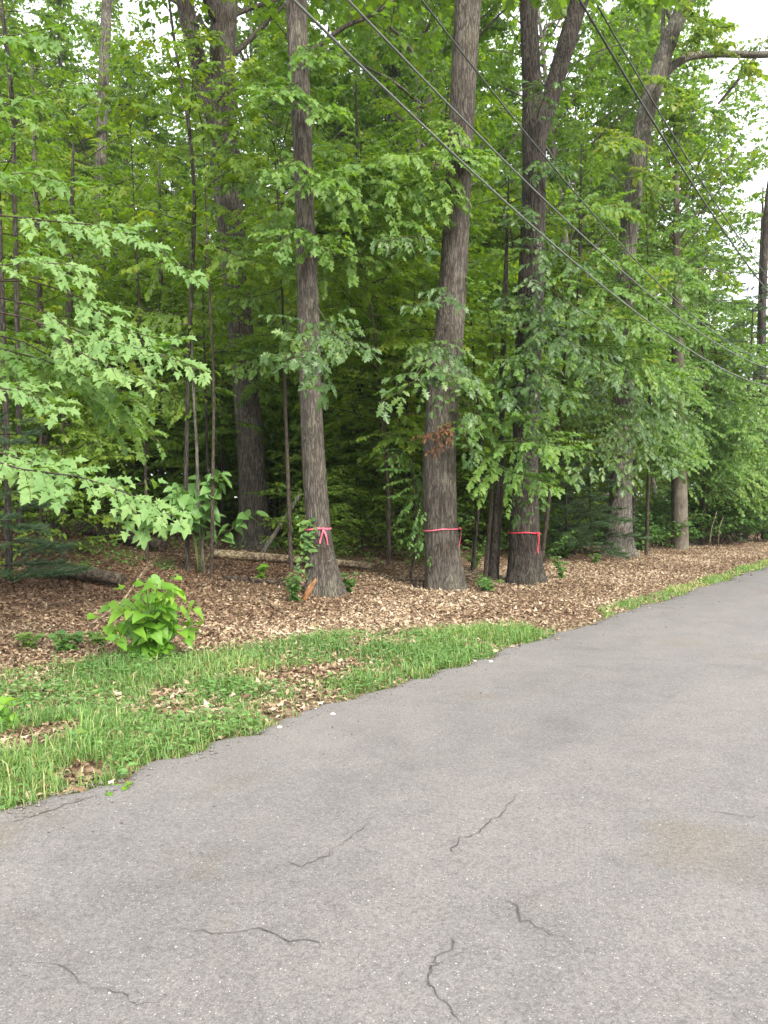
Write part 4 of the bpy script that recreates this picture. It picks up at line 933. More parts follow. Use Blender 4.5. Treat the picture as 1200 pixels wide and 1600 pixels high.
sapling_with('roadside_maple', (1150, 848), [(1180, 720), (1190, 620)], 'low bright maple crowding the road bend at the right edge',
             [[(1180, 720, 0), (1150, 720, -2), (1110, 735, -3.5)], [(1180, 700, 0), (1210, 700, -2), (1250, 710, -3)], [(1185, 680, 0), (1150, 670, -2), (1120, 680, -4)], [(1188, 650, 0), (1160, 640, -2), (1130, 650, -3)],
              [(1185, 660, 0), (1215, 650, -2), (1250, 660, -3)], [(1170, 760, 0), (1140, 765, -2), (1100, 775, -3)], [(1175, 740, 0), (1200, 750, -2), (1230, 770, -3)], [(1188, 630, 0), (1200, 610, -1.5), (1220, 600, -2)], [(1178, 735, 0), (1160, 745, -3), (1150, 765, -4)]],
             'far', 'sunny', 56, .14, w0=6, tmean=.6, **kw2)
sapling_with('maple_sapling', (230, 880), [(225, 600), (215, 400), (205, 200)], 'green maple sapling filling the left between the pale trunk and the curved stem',
             [[(215, 420, 0), (260, 410, -.6), (310, 420, -1)], [(212, 350, 0), (250, 330, -.6), (300, 330, -1)], [(210, 300, 0), (170, 290, -.6), (120, 300, -1)], [(215, 480, 0), (260, 490, -.6), (330, 500, -1)],
              [(220, 600, 0), (260, 610, -.6), (300, 640, -1)], [(220, 560, 0), (190, 570, -.5), (150, 600, -.8)], [(208, 240, 0), (260, 230, -.6), (310, 240, -1)], [(205, 200, 0), (180, 150, -.5), (150, 110, -.8)],
              [(205, 200, 0), (240, 130, -.5), (290, 80, -.8)], [(222, 640, 0), (190, 660, -.5), (140, 690, -1)]],
             'lobed', 'maple', 57, .12, w0=6, tmean=.6, **kw)

sapling_with('maple_sapling', (330, 905), [(335, 600), (325, 400), (318, 200)], 'fine-leaved maple sapling veiling the upper half of the tall fork',
             [[(322, 380, 0), (370, 400, -.6), (430, 430, -1)], [(318, 220, 0), (350, 200, -.5), (400, 190, -1)],
              [(318, 205, 0), (300, 120, -.4), (270, 60, -.6)], [(320, 280, 0), (360, 250, -.6), (410, 250, -.9)], [(318, 200, 0), (370, 120, -.6), (430, 60, -1)]],
             'lobed', 'maple', 58, .115, w0=6, tmean=.7, **kw)
sapling_with('maple_sapling', (1010, 868), [(1015, 650), (1012, 450), (1008, 280)], 'tiered maple sapling screening the upper leaning oak and pole-straight trunk',
             [[(1012, 450, 0), (980, 440, -1), (940, 450, -1.6)], [(1012, 430, 0), (1050, 410, -1), (1080, 420, -1.8)], [(1010, 380, 0), (1040, 360, -1), (1075, 350, -1.6)], [(1010, 340, 0), (980, 320, -.8), (950, 320, -1.2)],
              [(1008, 300, 0), (1030, 270, -.8), (1065, 260, -1.4)], [(1014, 520, 0), (1045, 520, -1.2), (1080, 540, -2)], [(1015, 580, 0), (1040, 600, -1.2), (1080, 620, -2.2)], [(1014, 560, 0), (985, 560, -1), (955, 580, -1.8)], [(1008, 290, 0), (1000, 240, -.5), (1010, 200, -.8)],
              [(1014, 500, 0), (1050, 480, -1.5), (1090, 490, -2.4)], [(1015, 600, 0), (1050, 570, -1.5), (1095, 580, -2.6)], [(1016, 660, 0), (1050, 700, -1.5), (1090, 720, -2.6)], [(1012, 400, 0), (1045, 440, -1.3), (1085, 450, -2.2)],
              [(1015, 630, 0), (1040, 660, -1.4), (1075, 690, -2.5)]],
             'far', 'sunny', 59, .13, w0=6, tmean=.7, **kw2)
_, _, dF, oF, bF = TRUNKS['F']
fr = dict(kw); fr.update(start=.2, twig=.5)
def crossing(o, b_, d_, specs, kind, mat, seed, size, **k2):
    k3 = dict(fr); k3.update(k2); foliage(o, b_, [[(px, py, d_ + dd) for px, py, dd in q] for q in specs], kind, mat, seed, size, 'leaves', **k3)
crossing(oA, bA, dA, [[(350, 240, 0), (365, 250, -1), (400, 270, -1.8)], [(360, 330, 0), (340, 320, -1), (310, 330, -1.8)], [(364, 380, 0), (380, 370, -1), (420, 385, -1.8)], [(370, 450, 0), (350, 460, -1), (320, 480, -1.6)],
                      [(375, 520, 0), (400, 530, -1), (430, 560, -1.6)], [(350, 200, 0), (330, 210, -.9), (300, 240, -1.5)], [(350, 120, 0), (375, 110, -1), (415, 120, -1.7)], [(350, 60, 0), (320, 60, -1), (290, 70, -1.5)], [(385, 600, 0), (400, 600, -.9), (425, 620, -1.3)]], 'lobed', 'maple', 91, .13, tmean=.7)
crossing(oB, bB, dB, [[(470, 130, 0), (450, 140, -.8), (420, 150, -1.4)], [(470, 160, 0), (495, 165, -.8), (520, 185, -1.2)], [(474, 250, 0), (455, 255, -.8), (420, 275, -1.3)], [(475, 270, 0), (500, 280, -.8), (535, 300, -1.2)],
                      [(478, 350, 0), (455, 365, -.7), (430, 395, -1.1)], [(468, 70, 0), (485, 85, -.8), (510, 95, -1.2)], [(480, 380, 0), (500, 385, -.7), (525, 400, -1)]], 'lobed', 'sunny', 92, .12, tmean=.5)
crossing(oC, bC, dC, [[(720, 190, 0), (705, 205, -.7), (690, 240, -1.1)], [(718, 230, 0), (735, 235, -.7), (750, 260, -1)], [(716, 280, 0), (700, 280, -.7), (670, 295, -1.1)]], 'lobed', 'sunny', 93, .12, tmean=.75, twig=.4)
crossing(oD, bD, dD, [[(834, 200, 0), (850, 150, -.8), (875, 130, -1.2)], [(834, 320, 0), (815, 330, -.7), (800, 350, -1)], [(828, 450, 0), (812, 470, -.7), (800, 500, -1.1)], [(826, 500, 0), (845, 510, -.6), (850, 545, -1)],
                      [(824, 560, 0), (838, 570, -.6), (842, 600, -.9)], [(823, 600, 0), (808, 620, -.6), (800, 655, -.9)], [(832, 250, 0), (855, 255, -.7), (880, 270, -1.2)]], 'oak', 'oak', 94, .13, tmean=.6)
crossing(oE, bE, dE, [[(975, 420, 0), (995, 420, -1.2), (1030, 440, -2.2)], [(974, 470, 0), (960, 480, -1.2), (930, 500, -2)], [(985, 320, 0), (965, 320, -1), (930, 335, -1.8)], [(990, 270, 0), (1010, 270, -1), (1040, 290, -1.8)],
                      [(975, 540, 0), (995, 550, -1.2), (1020, 580, -2)], [(1000, 220, 0), (975, 215, -1), (945, 230, -1.7)], [(1025, 120, 0), (1040, 130, -1), (1070, 160, -1.8)], [(1060, 30, 0), (1090, 30, -1), (1130, 50, -1.8)],
                      [(1090, 88, .4), (1110, 75, 0), (1140, 70, -.6)], [(1140, 88, .6), (1160, 100, 0), (1185, 120, -.6)], [(1180, 90, .7), (1190, 70, .2), (1215, 50, -.4)], [(1060, 95, .3), (1070, 75, -.2), (1090, 50, -.8)]], 'far', 'canopy', 95, .17, tmean=.7)
crossing(oF, bF, dF, [[(1058, 560, 0), (1045, 580, -1.5), (1020, 620, -2.6)], [(1058, 580, 0), (1075, 600, -1.5), (1105, 640, -2.6)], [(1059, 620, 0), (1060, 640, -1.4), (1050, 690, -2.4)], [(1060, 660, 0), (1068, 690, -1.4), (1075, 735, -2.2)],
                      [(1058, 500, 0), (1075, 510, -1.4), (1110, 530, -2.4)], [(1057, 470, 0), (1040, 490, -1.4), (1010, 520, -2.4)], [(1056, 420, 0), (1075, 430, -1.2), (1100, 450, -2.2)], [(1056, 400, 0), (1040, 400, -1.2), (1015, 420, -2)],
                      [(1060, 690, 0), (1050, 710, -1.2), (1035, 745, -2)], [(1055, 350, 0), (1065, 340, -1), (1090, 345, -2)], [(1055, 310, 0), (1045, 300, -1), (1020, 300, -2)]], 'far', 'sunny', 96, .15, tmean=.6)
# withered twig and yellow leaf on the thickest trunk
lv = Leaves(); g = Geo(); rng = random.Random(4)
spray(g, lv, px_path([(700, 660, dC - .35), (680, 675, dC - .6), (650, 680, dC - .9)]), .006, rng, .075, .3, .09, .06, .8, face=np.array((0, -1, 0)), tilt=.7, start=.05)
spray(g, lv, px_path([(700, 655, dC - .35), (690, 690, dC - .6), (672, 705, dC - .8)]), .006, rng, .075, .3, .09, .06, .8, face=np.array((0, -1, 0)), tilt=.7, start=.05)
c0 = P(690, 670, dC - .4)
t = thing('withered_branch', tuple(c0), 'withered rusty-brown leaf cluster hanging on the front of the thickest trunk', 'branch')
obj('twig', g.mesh('twig', M['twig'], True, c0), t); leaves_as_parts(lv, 'oval', 'rust', t, c0, rng, 200)

# ------------------------------------------------------------------ tapes
def trunk_at(key, z):
    pts, r, d, o, b = TRUNKS[key]
    return np.array([np.interp(z, pts[:, 2], pts[:, k]) for k in range(2)] + [z]), np.interp(z, pts[:, 2], r)

def tape(key, py, mat, label, tilt, knot_ang, tails, wd=0.028):
    d = TRUNKS[key][2]; z = P(0, py, d)[2]; c, r = trunk_at(key, z); rng = random.Random(hash(py) % 100)
    t = thing('flagging_tape', tuple(c), label, 'ribbon', 'flagging tapes tied round roadside trunks')
    th = np.linspace(0, 2 * math.pi, 49); R = r * 1.06 + 0.006
    zz = tilt * np.cos(th) + 0.008 * np.sin(3 * th)
    up = np.stack((R * np.cos(th), R * np.sin(th), zz + wd / 2 + .004 * np.sin(7 * th)), 1); lo = up.copy(); lo[:, :2] *= 1.015; lo[:, 2] = zz - wd / 2
    V = np.vstack((up, lo)); n = 49; k = np.arange(n - 1)
    T = np.vstack((np.stack((k, k + n, k + n + 1), 1), np.stack((k, k + n + 1, k + 1), 1)))
    V2 = V.copy(); V2[:, :2] *= 1 - 0.006 / R
    T = np.vstack((T, T[:, ::-1] + len(V)))
    obj('band', mesh_np('band', np.vstack((V, V2)), T, M[mat], smooth=True), t)
    ka = knot_ang; kp = np.array((R * 1.03 * math.cos(ka), R * 1.03 * math.sin(ka), tilt * math.cos(ka)))
    g = Geo(); o_ = nrm(np.array((math.cos(ka), math.sin(ka), 0))); s_ = np.array((-o_[1], o_[0], 0))
    g.tube([kp - s_ * .03, kp - s_ * .012 + o_ * .012, kp + o_ * .018, kp + s_ * .012 + o_ * .012, kp + s_ * .03], [.008, .019, .022, .019, .008], 8)
    obj('knot', g.mesh('knot', M[mat], True), t)
    for dx, ln, tw in tails:
        q = np.linspace(0, 1, 9); cx = kp + o_ * .02
        mid = cx[None, :] + s_[None, :] * (dx * q ** 0.8)[:, None] + np.array((0, 0, -1))[None, :] * (ln * q)[:, None] + o_[None, :] * (0.02 * np.sin(q * 5 + tw))[:, None]
        wv = s_[None, :] * np.cos(q * tw)[:, None] + o_[None, :] * np.sin(q * tw)[:, None]
        A = mid + wv * wd * .5; B = mid - wv * wd * .5; V = np.vstack((A, B)); k = np.arange(8); T = np.vstack((np.stack((k, k + 9, k + 10), 1), np.stack((k, k + 10, k + 1), 1)))
        obj('tail', mesh_np('tail', V, T, M[mat], smooth=True), t)

tape('B', 826, 'pink', 'pink tape tied in a bow with two short tails on the leftmost taped trunk', 0.01, -1.15, [(-0.05, .24, .5), (.09, .27, -.6)], .026)
tape('C', 827, 'pink', 'pink tape on the thickest trunk, its tail hanging down the right side', 0.02, -0.25, [(-0.03, .50, .9), (.05, .2, -.4)], .018)
tape('D', 832, 'red', 'narrow red tape on the dark forked oak with one long tail', -0.005, -0.85, [(0.02, .40, .5), (-.06, .14, -.8)], .020)

# ------------------------------------------------------------------ wires: all hang above the verge, s = 1.4
def wire(name, pix, r, mat, label):
    # pix: photo pixels the cable passes through, met with the vertical plane of the pole line
    uu, zz = [], []
    for px, py in pix:
        dx = (px - 600) / FPX; d = 5.4 / (0.6 - 0.8 * dx); p = P(px, py, d); uu.append(U(p[0], p[1])); zz.append(p[2])
    co = np.polyfit(uu, zz, 2); co[0] = max(co[0], 0.0005)
    if len(pix) == 2: pass
    us = np.linspace(-6, 46, 90); z = np.polyval(co, us); nn = -5.4
    pts = np.stack((nn * ND[0] + us * UD[0], nn * ND[1] + us * UD[1], z), 1)
    g = Geo(); g.tube(pts, r, 8); tag(obj(name, g.mesh(name, M[mat], True)), label, 'cable', 'overhead cables along the road')
wire('overhead_cable', [(460, 0), (605, 150), (800, 330), (950, 452), (1090, 556)], .0145, 'wire_pale', 'lowest of the three cables crossing low before the tree trunks')
wire('overhead_cable', [(540, 0), (700, 165), (800, 268), (950, 405), (1060, 497)], .013, 'wire_pale', 'middle one of the three cables crossing before the tree trunks')
wire('overhead_cable', [(650, 0), (760, 122), (800, 190), (950, 365), (1100, 508)], .012, 'wire', 'uppermost of the three cables crossing before the tree trunks')
wire('overhead_cable', [(900, 0), (955, 80), (1000, 170), (1105, 325), (1185, 440)], .023, 'wire', 'thicker left cable of the high pair at upper right')
wire('overhead_cable', [(922, 0), (980, 90), (1040, 200), (1110, 310), (1195, 430)], .017, 'wire', 'thinner right cable of the high pair at upper right')

# ------------------------------------------------------------------ broad-leaved plants
def broad_plant(base, label, nstem, H, spread, size, mat, seed, first, name='broad_leaved_shrub'):
    rng = random.Random(seed); g = Geo(); lv = Leaves()
    b = base; face = nrm(np.array((-b[0], -b[1], 0)))
    for i in range(nstem):
        az = i * 2.4 + rng.uniform(-.4, .4); h = H * rng.uniform(.3 if nstem > 10 else .55, 1.05); sp = spread * rng.uniform(.35, 1.05)
        end = np.array((math.cos(az) * sp, math.sin(az) * sp, h)); q = np.linspace(0, 1, 8)
        path = np.stack((end[0] * q ** 1.6 + .04 * math.cos(az), end[1] * q ** 1.6 + .04 * math.sin(az), h * (1.35 * q - .35 * q * q) - .04), 1)
        g.tube(path, np.linspace(.008, .003, 8), 5)
        n = max(4, int(h / .08))
        for k in range(n):
            f = first + (1 - first) * (k + .7) / n; p = np.array([np.interp(f, q, path[:, c]) for c in range(3)])
            a2 = az + k * 2.6 + rng.uniform(-.5, .5); out = np.array((math.cos(a2), math.sin(a2), 0)) * .9 + face * .35
            pe = p + nrm(out + np.array((0, 0, .4))) * size * .4
            g.tube([p, (p + pe) / 2 + np.array((0, 0, .01)), pe], [.003, .0025, .002], 4)
            lv.add(pe, out + np.array((0, 0, rng.uniform(-.75, .15))), np.array((0, 0, 1.)) + face * .6 + np.array((rng.gauss(0, .25), rng.gauss(0, .25), 0)), size * rng.uniform(.6, 1.15), min(1, max(0, .35 + .5 * f * rng.uniform(.5, 1.1))))
    t = thing(name, tuple(b), label, 'shrub' if nstem > 4 else 'sapling')
    obj('stem', g.mesh('stem', M['stem'], True), t); print(label[:20], leaves_as_parts(lv, 'heart', mat, t, (0, 0, 0), rng, 300))
broad_plant(G(238, 1028), 'bright green shrub with heart-shaped leaves at the edge of the grass', 42, .82, .50, .15, 'broad', 61, .1)
broad_plant(G(312, 897), 'taller dark green heart-leaved sapling before the tall fork', 7, 1.85, 1.0, .27, 'broad_dark', 62, .45, 'broad_leaved_sapling')

def weed(base, label, kind, mat, H, nst, size, seed, name='weed', spread=.5, cat='plant', leaf_parts=0):
    rng = random.Random(seed); g = Geo(); lv = Leaves()
    for i in range(nst):
        az = rng.uniform(0, 6.283); sp = H * spread * rng.uniform(.2, 1); h = H * rng.uniform(.6, 1.05)
        q = np.linspace(0, 1, 6); path = np.stack((math.cos(az) * sp * q ** 1.5, math.sin(az) * sp * q ** 1.5, h * q - .03), 1); g.tube(path, np.linspace(.004, .0015, 6), 4)
        n = max(3, int(h / (size * .42)))
        for k in range(n):
            f = .15 + .85 * (k + .5) / n; p = np.array([np.interp(f, q, path[:, c]) for c in range(3)]); a2 = k * 2.4 + rng.uniform(-.4, .4)
            for a3 in (a2, a2 + math.pi):
                lv.add(p, (math.cos(a3), math.sin(a3), rng.uniform(-.3, .5)), (rng.gauss(0, .3), -.5 + rng.gauss(0, .3), 1), size * rng.uniform(.6, 1.15), min(1, max(0, rng.gauss(.6, .2))))
    t = thing(name, tuple(base), label, cat)
    obj('stem', g.mesh('stem', M['stem'], True), t)
    if leaf_parts: leaves_as_parts(lv, kind, mat, t, (0, 0, 0), rng, leaf_parts)
    else: leaf_obj('foliage', lv, kind, M[mat], t)
weed(G(461, 942), 'narrow-leaved green weed at the left foot of the bow-taped trunk', 'oval', 'under', .55, 7, .10, 71, spread=.3)
weed(G(545, 928), 'low seedling at the right foot of the bow-taped trunk', 'lobed', 'under', .38, 6, .09, 72)
weed(G(760, 925), 'low leafy plant right of the foot of the thickest trunk', 'lobed', 'under', .32, 9, .10, 73, spread=1)
weed(G(742, 890), 'pale seedling by the dark side of the thickest trunk', 'maple', 'sunny', .6, 5, .10, 74)
weed(G(100, 1022), 'small green plant in the leaf litter left of the heart-leaved shrub', 'lobed', 'under', .26, 9, .10, 75, spread=.9)
weed(G(45, 1015), 'yellow-green seedling near the stick at the left edge', 'lobed', 'sunny', .22, 6, .09, 76, spread=.8)
weed(G(152, 1010), 'yellowish seedling close by the heart-leaved shrub', 'lobed', 'sunny', .2, 6, .08, 77, spread=.8)
weed(G(4, 1138), 'light green big-leaved weed at the left edge of the grass', 'oval', 'broad', .24, 5, .15, 78, spread=.9, leaf_parts=60)
weed(G(878, 905), 'green weed among dead leaves right of the forked oak', 'oval', 'under', .5, 7, .09, 79)
weed(G(880, 872), 'dark leafy clump at the foot of the roadside pines', 'lobed', 'under', .5, 14, .12, 80, spread=1)
weed(G(1000, 862), 'leafy seedling beside the foot of the leaning oak', 'lobed', 'under', .5, 8, .12, 81, spread=.8)
weed(G(405, 905), 'lime seedling by the fallen log', 'maple', 'broad', .3, 4, .12, 82, spread=.9)
weed(G(150, 1165), 'pale clover-like weed in the grass near the asphalt', 'lobed', 'sunny', .14, 6, .08, 83, spread=1.2)
weed(G(175, 1242), 'small weed growing from the crumbled asphalt edge', 'oval', 'broad', .09, 5, .07, 84, spread=1.2)
weed(G(545, 862), 'rusty dead seedling in the gap right of the bow-taped trunk', 'oval', 'rust', .8, 8, .13, 85, name='dead_seedling', spread=.5)
weed(G(930, 880), 'sparse seedling on the bank left of the leaning oak', 'lobed', 'under', .3, 6, .1, 86, spread=.8)

# vine on the bow-taped trunk
c, r = trunk_at('B', P(0, 850, dB)[2]); lv = Leaves(); rng = random.Random(9); g = Geo()
vb = np.array((c[0] - r * .95, c[1] - r * .45, float(gz(c[0], c[1]))))
vp = [vb + np.array((.03 * math.sin(i * 1.3), -.03 - .01 * i % .03, i * .14)) for i in range(10)]; g.tube(vp, np.linspace(.008, .003, 10), 5)
for i in range(60):
    f = rng.uniform(2, 8.9); j = int(f); p = np.array(vp[j]) + (np.array(vp[j + 1]) - np.array(vp[j])) * (f - j)
    lv.add(p + np.array((rng.gauss(0, .09), -.03 - rng.random() * .06, rng.gauss(0, .05))), (rng.gauss(0, 1), -.4, rng.uniform(-.9, .1)), (rng.gauss(0, .3), -1, .6), .1 * rng.uniform(.6, 1.1), rng.random())
t = thing('vine', tuple(vb), 'leafy vine climbing the left side of the bow-taped trunk', 'plant')
obj('stem', g.mesh('stem', M['twig'], True, vb), t); leaf_obj('foliage', lv, 'heart', M['under'], t, vb)

# ------------------------------------------------------------------ logs, sticks, stones
def log(name, pix, r, label, mat, seed, cat='log', lift=1.15, stubs=2, depth=None):
    pts = [G(px, py) if depth is None else P(px, py, depth) for px, py in pix]
    if depth is None:
        for p in pts: p[2] = float(gz(p[0], p[1])) + r * lift
    pts = np.array(pts); off = pts.mean(0); rng = random.Random(seed)
    g = trunk_mesh(pts - off, np.linspace(r, r * .75, len(pts)), 16, seed, .12)
    n = len(g.V[0]) // 16
    V = g.V[0]; a = len(V); ends = np.vstack((V[:16].mean(0), V[-16:].mean(0))); k = np.arange(16); k2 = (k + 1) % 16
    g.add(np.vstack((V[:16], V[-16:], ends)), np.vstack((np.stack((k2, k, np.full(16, 32)), 1), np.stack((16 + k, 16 + k2, np.full(16, 33)), 1))))
    o = thing(name, tuple(off), label, cat)
    obj('trunk', g.mesh('trunk', M[mat], True), o)
    for i in range(stubs):
        p = pts[rng.randrange(len(pts) - 1)] - off; q = Geo(); e = nrm(np.array((rng.gauss(0, 1), -.4, .8)))
        q.tube([p, p + e * r * 2, p + e * r * 3.4 + np.array((.02, 0, 0))], [r * .3, r * .25, r * .12], 7); obj('stub', q.mesh('stub', M[mat], True), o)
log('fallen_log', [(335, 874), (400, 878), (470, 884), (530, 888), (580, 893)], .10, 'barkless yellowish log lying behind the bow-taped trunk', 'log', 1)
log('fallen_log', [(48, 902), (90, 905), (130, 910), (152, 914), (190, 921)], .13, 'dark rotting log lying on the litter right of the young pine', 'log_dark', 2)
log('fallen_log', [(350, 908), (390, 911), (440, 915)], .045, 'short dark log under the heart-leaved sapling', 'log_dark', 3)
log('fallen_log', [(120, 832), (180, 846), (255, 866)], .17, 'long mossy log sloping down through the shade on the left', 'log_dark', 4)
log('fallen_log', [(20, 800), (60, 812), (105, 822)], .12, 'shadowed log end resting at the stem on the left slope', 'log_dark', 14)
b1 = G(404, 874)
log('leaning_dead_stem', [(404, 874), (430, 832), (455, 795), (470, 770)], .05, 'bare dead stem leaning on the bow-taped trunk', 'bark_grey', 5, 'dead tree', depth=b1[1], stubs=1)
def stick(pix, r, label, seed, heights, mat='log'):
    pts = []
    for (px, py), h in zip(pix, heights):
        p = G(px, py) if h == 0 else P(px, py, pts[-1][1] + .15)
        if h == 0: p[2] = float(gz(p[0], p[1])) + r
        pts.append(p)
    pts = np.array(pts); g = Geo(); g.tube(pts, np.linspace(r, r * .5, len(pts)), 7)
    tag(obj('dead_stick', g.mesh('dead_stick', M[mat], True)), label, 'stick', 'dead sticks on the forest floor')
stick([(135, 985), (165, 960), (195, 935), (215, 905), (235, 878)], .018, 'long dead stick slanting up behind the heart-leaved shrub', 1, (0, 1, 1, 1, 1))
stick([(0, 1050), (20, 1037), (35, 1027)], .022, 'pale stick on the leaf litter at the left edge', 2, (0, 0, 0))
stick([(320, 985), (350, 984), (378, 984), (395, 988)], .02, 'pale curved stick lying right of the heart-leaved shrub', 3, (0, 0, 0, 0))
stick([(300, 990), (330, 996), (345, 1000)], .012, 'thin dark stick beside the curved pale one', 4, (0, 0, 0), 'log_dark')
stick([(405, 935), (440, 960), (470, 975)], .018, 'slanting stick in front of the bow-taped trunk', 5, (0, 0, 0))
stick([(580, 930), (640, 922), (668, 919)], .022, 'brown stick near the foot of the thickest trunk', 6, (0, 0, 0))
stick([(600, 905), (680, 912), (760, 918)], .02, 'long stick lying behind the thickest trunk', 7, (0, 0, 0), 'log_dark')
stick([(770, 998), (815, 993), (850, 986)], .012, 'thin stick lying along the road edge past the grass', 8, (0, 0, 0), 'log_dark')
stick([(452, 1000), (500, 1022), (540, 1015)], .012, 'thin stick across the bare patch in the grass', 9, (0, 0, 0))
stick([(1108, 858), (1112, 825), (1120, 800)], .02, 'yellowish broken stalk right of the pole-straight trunk', 10, (0, 1, 1))
stick([(1122, 858), (1124, 825), (1130, 808)], .016, 'second yellowish stalk beside the broken one', 11, (0, 1, 1))

def splinter(base, label, k=1.0, mat='splinter', tilt=0.0):
    rng = random.Random(2); g = Geo()
    pts = [(0, 0, -.05), (.02, 0, .1), (.04, .01, .26), (.07, .01, .42)]
    g.tube(pts, [.055, .05, .035, .006], 7)
    for i in range(5):
        a = rng.uniform(0, 6.28); x, y = .035 * math.cos(a), .035 * math.sin(a)
        g.tube([(x, y, 0), (x * 1.1 + .03, y, .2), (x * 1.2 + .05, y, .25 + .18 * rng.random())], [.018, .013, .002], 5)
    t = thing('broken_stump', tuple(base), label, 'stump'); obj('splinters', g.mesh('splinters', M[mat]), t); t.scale = (k, k, k); t.rotation_euler = (0, tilt, 0)
splinter(G(474, 938), 'orange splintered stump at the left foot of the bow-taped trunk', .95, 'splinter', .35)
splinter(G(647, 917), 'small pointed dead stub left of the thickest trunk', .5, 'bark', .05)

def stone(px, py, size, mat, label, seed, flat=.5, name='stone'):
    import bmesh
    bm = bmesh.new(); bmesh.ops.create_icosphere(bm, subdivisions=2, radius=1)
    for v in bm.verts:
        k = 1 + .35 * mnoise.noise(v.co * 1.3 + Vector((seed, 0, 0))); v.co *= k; v.co.z *= flat; v.co *= size
    me = bpy.data.meshes.new(name); bm.to_mesh(me); bm.free(); me.materials.append(M[mat])
    p = G2(px, py) if S(*G2(px, py)) < .1 else G(px, py)[:2]; z = max(float(gz(*p)), float(road_z(*p)) if S(*p) < 0.02 else -1)
    o = obj(name, me, None, (p[0], p[1], z + size * flat * .5)); tag(o, label, 'stone' if name == 'stone' else 'litter')
stone(436, 1136, .022, 'stone', 'pale tan pebble on the asphalt at the lower edge of the grass', 1)
stone(520, 1115, .02, 'scrap', 'white scrap on the asphalt beside the middle of the grass edge', 2, .3, 'white_scrap')
stone(767, 1034, .022, 'scrap', 'white chip on the asphalt at the far tip of the grass', 3, .5, 'white_scrap')
stone(742, 1033, .02, 'stone', 'greyish pebble at the tip of the grass by the white chip', 4, .6)

# ------------------------------------------------------------------ thin summer haze
def haze():
    m, nt, out = new_mat('summer_haze'); v = N(nt, 'ShaderNodeVolumePrincipled')
    v.inputs['Color'].default_value = (0.86, 0.90, 0.92, 1); v.inputs['Density'].default_value = HAZE; v.inputs['Anisotropy'].default_value = 0.2
    nt.links.new(v.outputs[0], out.inputs['Volume'])
    g = Geo(); g.box((0, 50, 26), (760, 900, 64)); tag(obj('haze', g.mesh('haze', m)), kind='stuff')
HAZE = 0.0004
haze()

# ------------------------------------------------------------------ leaf litter, grass and ground cover
def wedge_points(n, dmin, dmax, rs, pw=2.0, lo=-90, hi=1290):
    d = (rs.uniform(dmin ** pw, dmax ** pw, n)) ** (1 / pw); px = rs.uniform(lo, hi, n); return (px - 600) / FPX * d, d

def grass_reach(u):      # metres from the asphalt that the grass reaches, along the road
    return np.interp(u, [-5, 3.5, 5.2, 6.2, 7.4, 8.3, 8.9, 9.3, 10.8, 11.3, 14, 20, 40], [3.3, 3.2, 2.75, 2.5, 2.1, 1.35, .7, .12, .12, .42, .42, .5, .6])

def grass_density(x, y):
    s, u = S(x, y), U(x, y); g = grass_reach(u) + .35 * (vnoise(x, y, 2.2, 3) - .5) * (u < 9.5)
    dn = sstep(-.02, .1, s - edge_wobble(u)) * (1 - sstep(g * .8, g * 1.05, s))
    dn = dn * np.where((u > 9.15) & (u < 10.8), .12, 1)
    n = vnoise(x, y, 1.7, 5) * .6 + vnoise(x, y, 4.5, 6) * .4
    dn = dn * np.where(u < 9.5, sstep(.10, .42, n), sstep(.08, .36, n))
    for px, py, rad in ((490, 1055, .45), (435, 1068, .28), (540, 1042, .25), (30, 1165, .38), (75, 1150, .25), (560, 1010, .2), (640, 1005, .12), (130, 1215, .22)):
        c = G(px, py); dn = dn * sstep(.5, 1.1, np.hypot(x - c[0], y - c[1]) / rad)
    return dn

